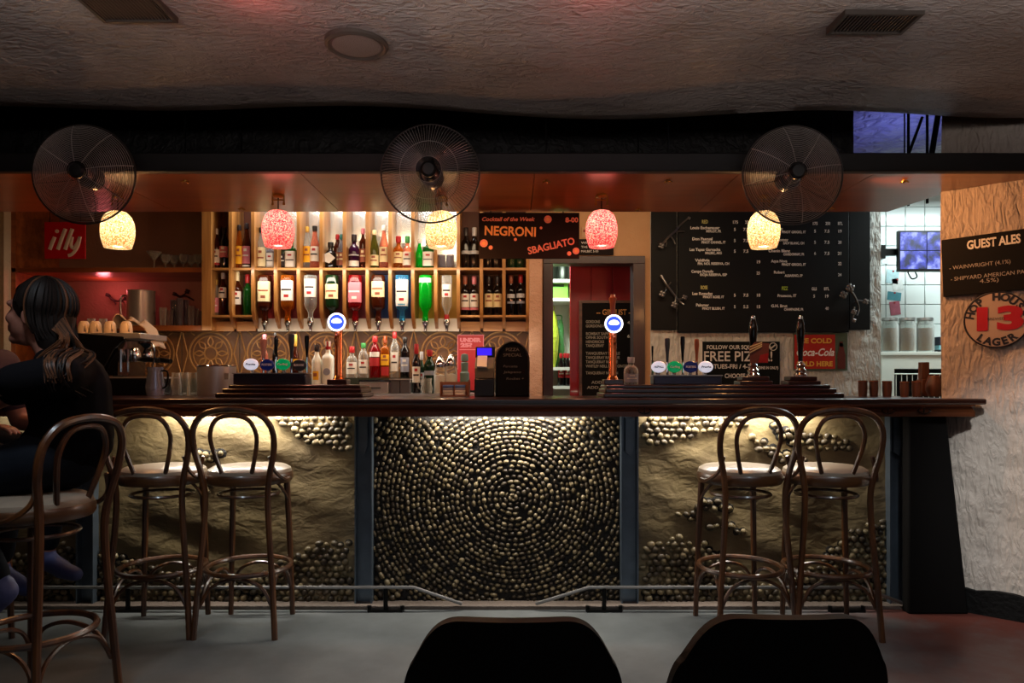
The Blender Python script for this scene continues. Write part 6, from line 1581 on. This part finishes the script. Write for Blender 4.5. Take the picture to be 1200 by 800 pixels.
    for s in ('n', 'f'):                        # shoes
        an, to = V(J['an_'+s]), V(J['to_'+s]); d = (to-an).normalized(); up_ = Vector((0, 0, 1))
        m = MB().capsule(an-d*0.015-up_*0.02, an+d*0.10-up_*0.025, 0.045, 0.040).capsule(an+d*0.09-up_*0.03, to-up_*0.02, 0.040, 0.032)
        m.capsule(an+up_*0.01, an-up_*0.02, 0.045, 0.046)
        so_ = m.build('shoe', shoe, t, smooth=80, recalc=False); remesh(so_, 0.008, 4)
    h = MB()                                    # hair: cap over the skull, fall behind, loose locks
    h.ball(hp(0.028, 0, 0.036), 0.110, 0.090, 0.102, 20, 14)
    h.capsule(hp(0.060, 0, 0.01), hp(0.080, 0, -0.10), 0.080, 0.066)
    h.capsule(hp(-0.050, 0, 0.080), hp(0.0, 0, 0.110), 0.034, 0.04)
    ho = h.build('hair', hair[0], t, smooth=80, recalc=False); remesh(ho, 0.008, 4)
    rg = random.Random(2)
    for i in range(90):                         # combed strands from the crown down over the skull
        az = rg.uniform(-2.25, 2.25); pts = []
        tmax = (1.95 if abs(az) < 1.5 else 1.95-0.75*(abs(az)-1.5))+rg.uniform(-0.1, 0.1); rr = 1.0+0.035*rg.random()
        for q in range(6):
            th = 0.05+tmax*q/5
            pts.append(hp(0.028+0.112*rr*math.sin(th)*math.cos(az), 0.092*rr*math.sin(th)*math.sin(az), 0.036+0.104*rr*math.cos(th)))
        if abs(az) < 1.75:
            e_ = Vector(pts[-1]); w_ = rg.uniform(0.85, 1.0)
            pts += [(e_.x+0.004, hd.y+(e_.y-hd.y)*0.95, e_.z-0.045), (e_.x+0.016, hd.y+(e_.y-hd.y)*0.85*w_, e_.z-0.09*w_)]
        pl = spline(pts, 4); n_ = len(pl)
        MB().tube(pl, [0.0065*(1-0.5*q/n_) for q in range(n_)], 5).build('hair_strand', hair[1] if i % 15 == 0 else hair[0], ho)
    if hair_len:
        balls = []                              # the shirt as a run of spheres, to lay the locks on it
        def run(p, q, r0, r1):
            for e_ in range(9): balls.append((V(p).lerp(V(q), e_/8), r0+(r1-r0)*e_/8))
        run(J['belly'], J['chest'], 0.134, 0.146); run(J['chest'], V(J['chest'])*0.35+V(J['neck'])*0.65, 0.146, 0.085)
        c5 = V(J['chest'])+Vector((0, 0, 0.05)); shn = V(J['sh_n']); run(c5, shn, 0.115, 0.078)
        def on_back(px, py, lift):
            x, _, z = jp(px, py); ys = [-0.03]
            for c_, r_ in balls:
                q_ = r_*r_-(x-c_.x)**2-(z-c_.z)**2
                if q_ > 0: ys.append(c_.y-math.sqrt(q_))
            return (x, min(ys)-lift, z)
        for i in range(46):
            a = rg.random(); e = rg.uniform(-1, 1)
            x0_, y0_ = 62+13*a, 372+14*(1-a)
            pts = [jp(x0_, y0_, -0.085+0.05*a), jp(73+13*a+e, 396-4*a, -0.105+0.04*a), on_back(86+20*a+2*e, 409+2*e, 0.016), on_back(97+24*a+3*e, 421+6*e, 0.014), on_back(104+20*a+3*e, 440+10*rg.random(), 0.012)]
            if i % 6 == 0: pts.append(on_back(99+23*a, 456+10*rg.random(), 0.005))
            pl = spline(pts, 5); n_ = len(pl)
            MB().tube(pl, [0.0065*(1-0.7*q/n_) for q in range(n_)], 5).build('hair_lock', hair[1] if i % 3 else hair[0], ho)
        for (px_, yy) in ((71, 398), (73, 400)):
            pl = spline([jp(66, 385, -0.085), jp(px_-1, yy, -0.13), on_back(px_-3, yy+22, 0.012), on_back(px_-6, yy+42, 0.010)], 5)
            MB().tube(pl, [0.006*(1-0.7*q/len(pl)) for q in range(len(pl))], 5).build('hair_lock', hair[1], ho)
    return t
M_skin = pm('skin', '#86594a', 0.5, var=0.08, scale=30)
M_tee = pm('black_tee', '#08070a', 0.9, var=0.15, spec=0.1)
M_jean = pm('dark_jean', '#0c1018', 0.85, var=0.2, spec=0.15)
M_shoe = pm('blue_shoe', '#3c4470', 0.6, var=0.2)
M_hair = pm('dark_hair', '#120a07', 0.6, spec=0.25, var=0.4, scale=60, stretch=(6, 6, 0.6))
M_hair2 = pm('light_brown_hair', '#4e2f1b', 0.55, spec=0.3, var=0.4, scale=60)  # lighter brown of the loose locks and a few strands
J = dict(pelvis=(0, 0, 0.922), belly=jp(88, 515), chest=jp(80, 455), neck=jp(62, 412), head=jp(43, 368), tilt=-0.10,
         sh_n=jp(70, 440, -0.17), sh_f=jp(62, 436, 0.17), el_n=jp(-14, 452, -0.24), el_f=jp(-8, 470, 0.22), wr_n=jp(-70, 395, -0.20), wr_f=jp(-85, 440, 0.10),
         hip_n=(-0.04, -0.09, 0.90), hip_f=(-0.04, 0.09, 0.90), kn_n=jp(-62, 575, -0.14), kn_f=jp(-66, 568, 0.14), an_n=jp(2, 690, -0.14), an_f=jp(-20, 690, 0.14), to_n=jp(-46, 735, -0.14), to_f=jp(-66, 728, 0.12))
person((ox, D0, 0), 0.0, J, (M_skin, M_tee, M_jean, M_shoe, (M_hair, M_hair2)), 'person with long hair in a black t-shirt seated on a bar stool', True)
# companion, almost wholly outside the frame
J2 = dict(pelvis=(0, 0, 0.922), belly=(-0.01, 0, 1.02), chest=(-0.04, 0, 1.20), neck=(-0.07, 0, 1.345), head=(-0.10, 0, 1.475), tilt=0.0,
          sh_n=(-0.06, -0.18, 1.27), sh_f=(-0.06, 0.18, 1.27), el_n=(-0.12, -0.22, 1.0), el_f=(-0.12, 0.22, 1.0), wr_n=(-0.33, -0.16, 0.98), wr_f=(-0.30, 0.15, 1.0),
          hip_n=(-0.04, -0.09, 0.90), hip_f=(-0.04, 0.09, 0.90), kn_n=(-0.42, -0.12, 0.84), kn_f=(-0.42, 0.12, 0.84), an_n=(-0.36, -0.12, 0.40), an_f=(-0.36, 0.12, 0.40), to_n=(-0.52, -0.12, 0.34), to_f=(-0.52, 0.12, 0.34))
st6 = copy_tree(st0); st6.location = (-2.53, 3.27, 0); st6.rotation_euler = (0, 0, -PI/2-0.3); tag(st6, 'bentwood bar stool of the companion at the frame edge', 'bar stool', 'bentwood bar stools')
person((-2.51, 3.27, 0), PI-0.2, J2, (M_skin, pm('plum_shirt', '#3a2a3a', 0.9), M_jean, M_shoe, (M_hair, M_hair)), 'companion with dark hair facing the long-haired person', False)

finish_texts()
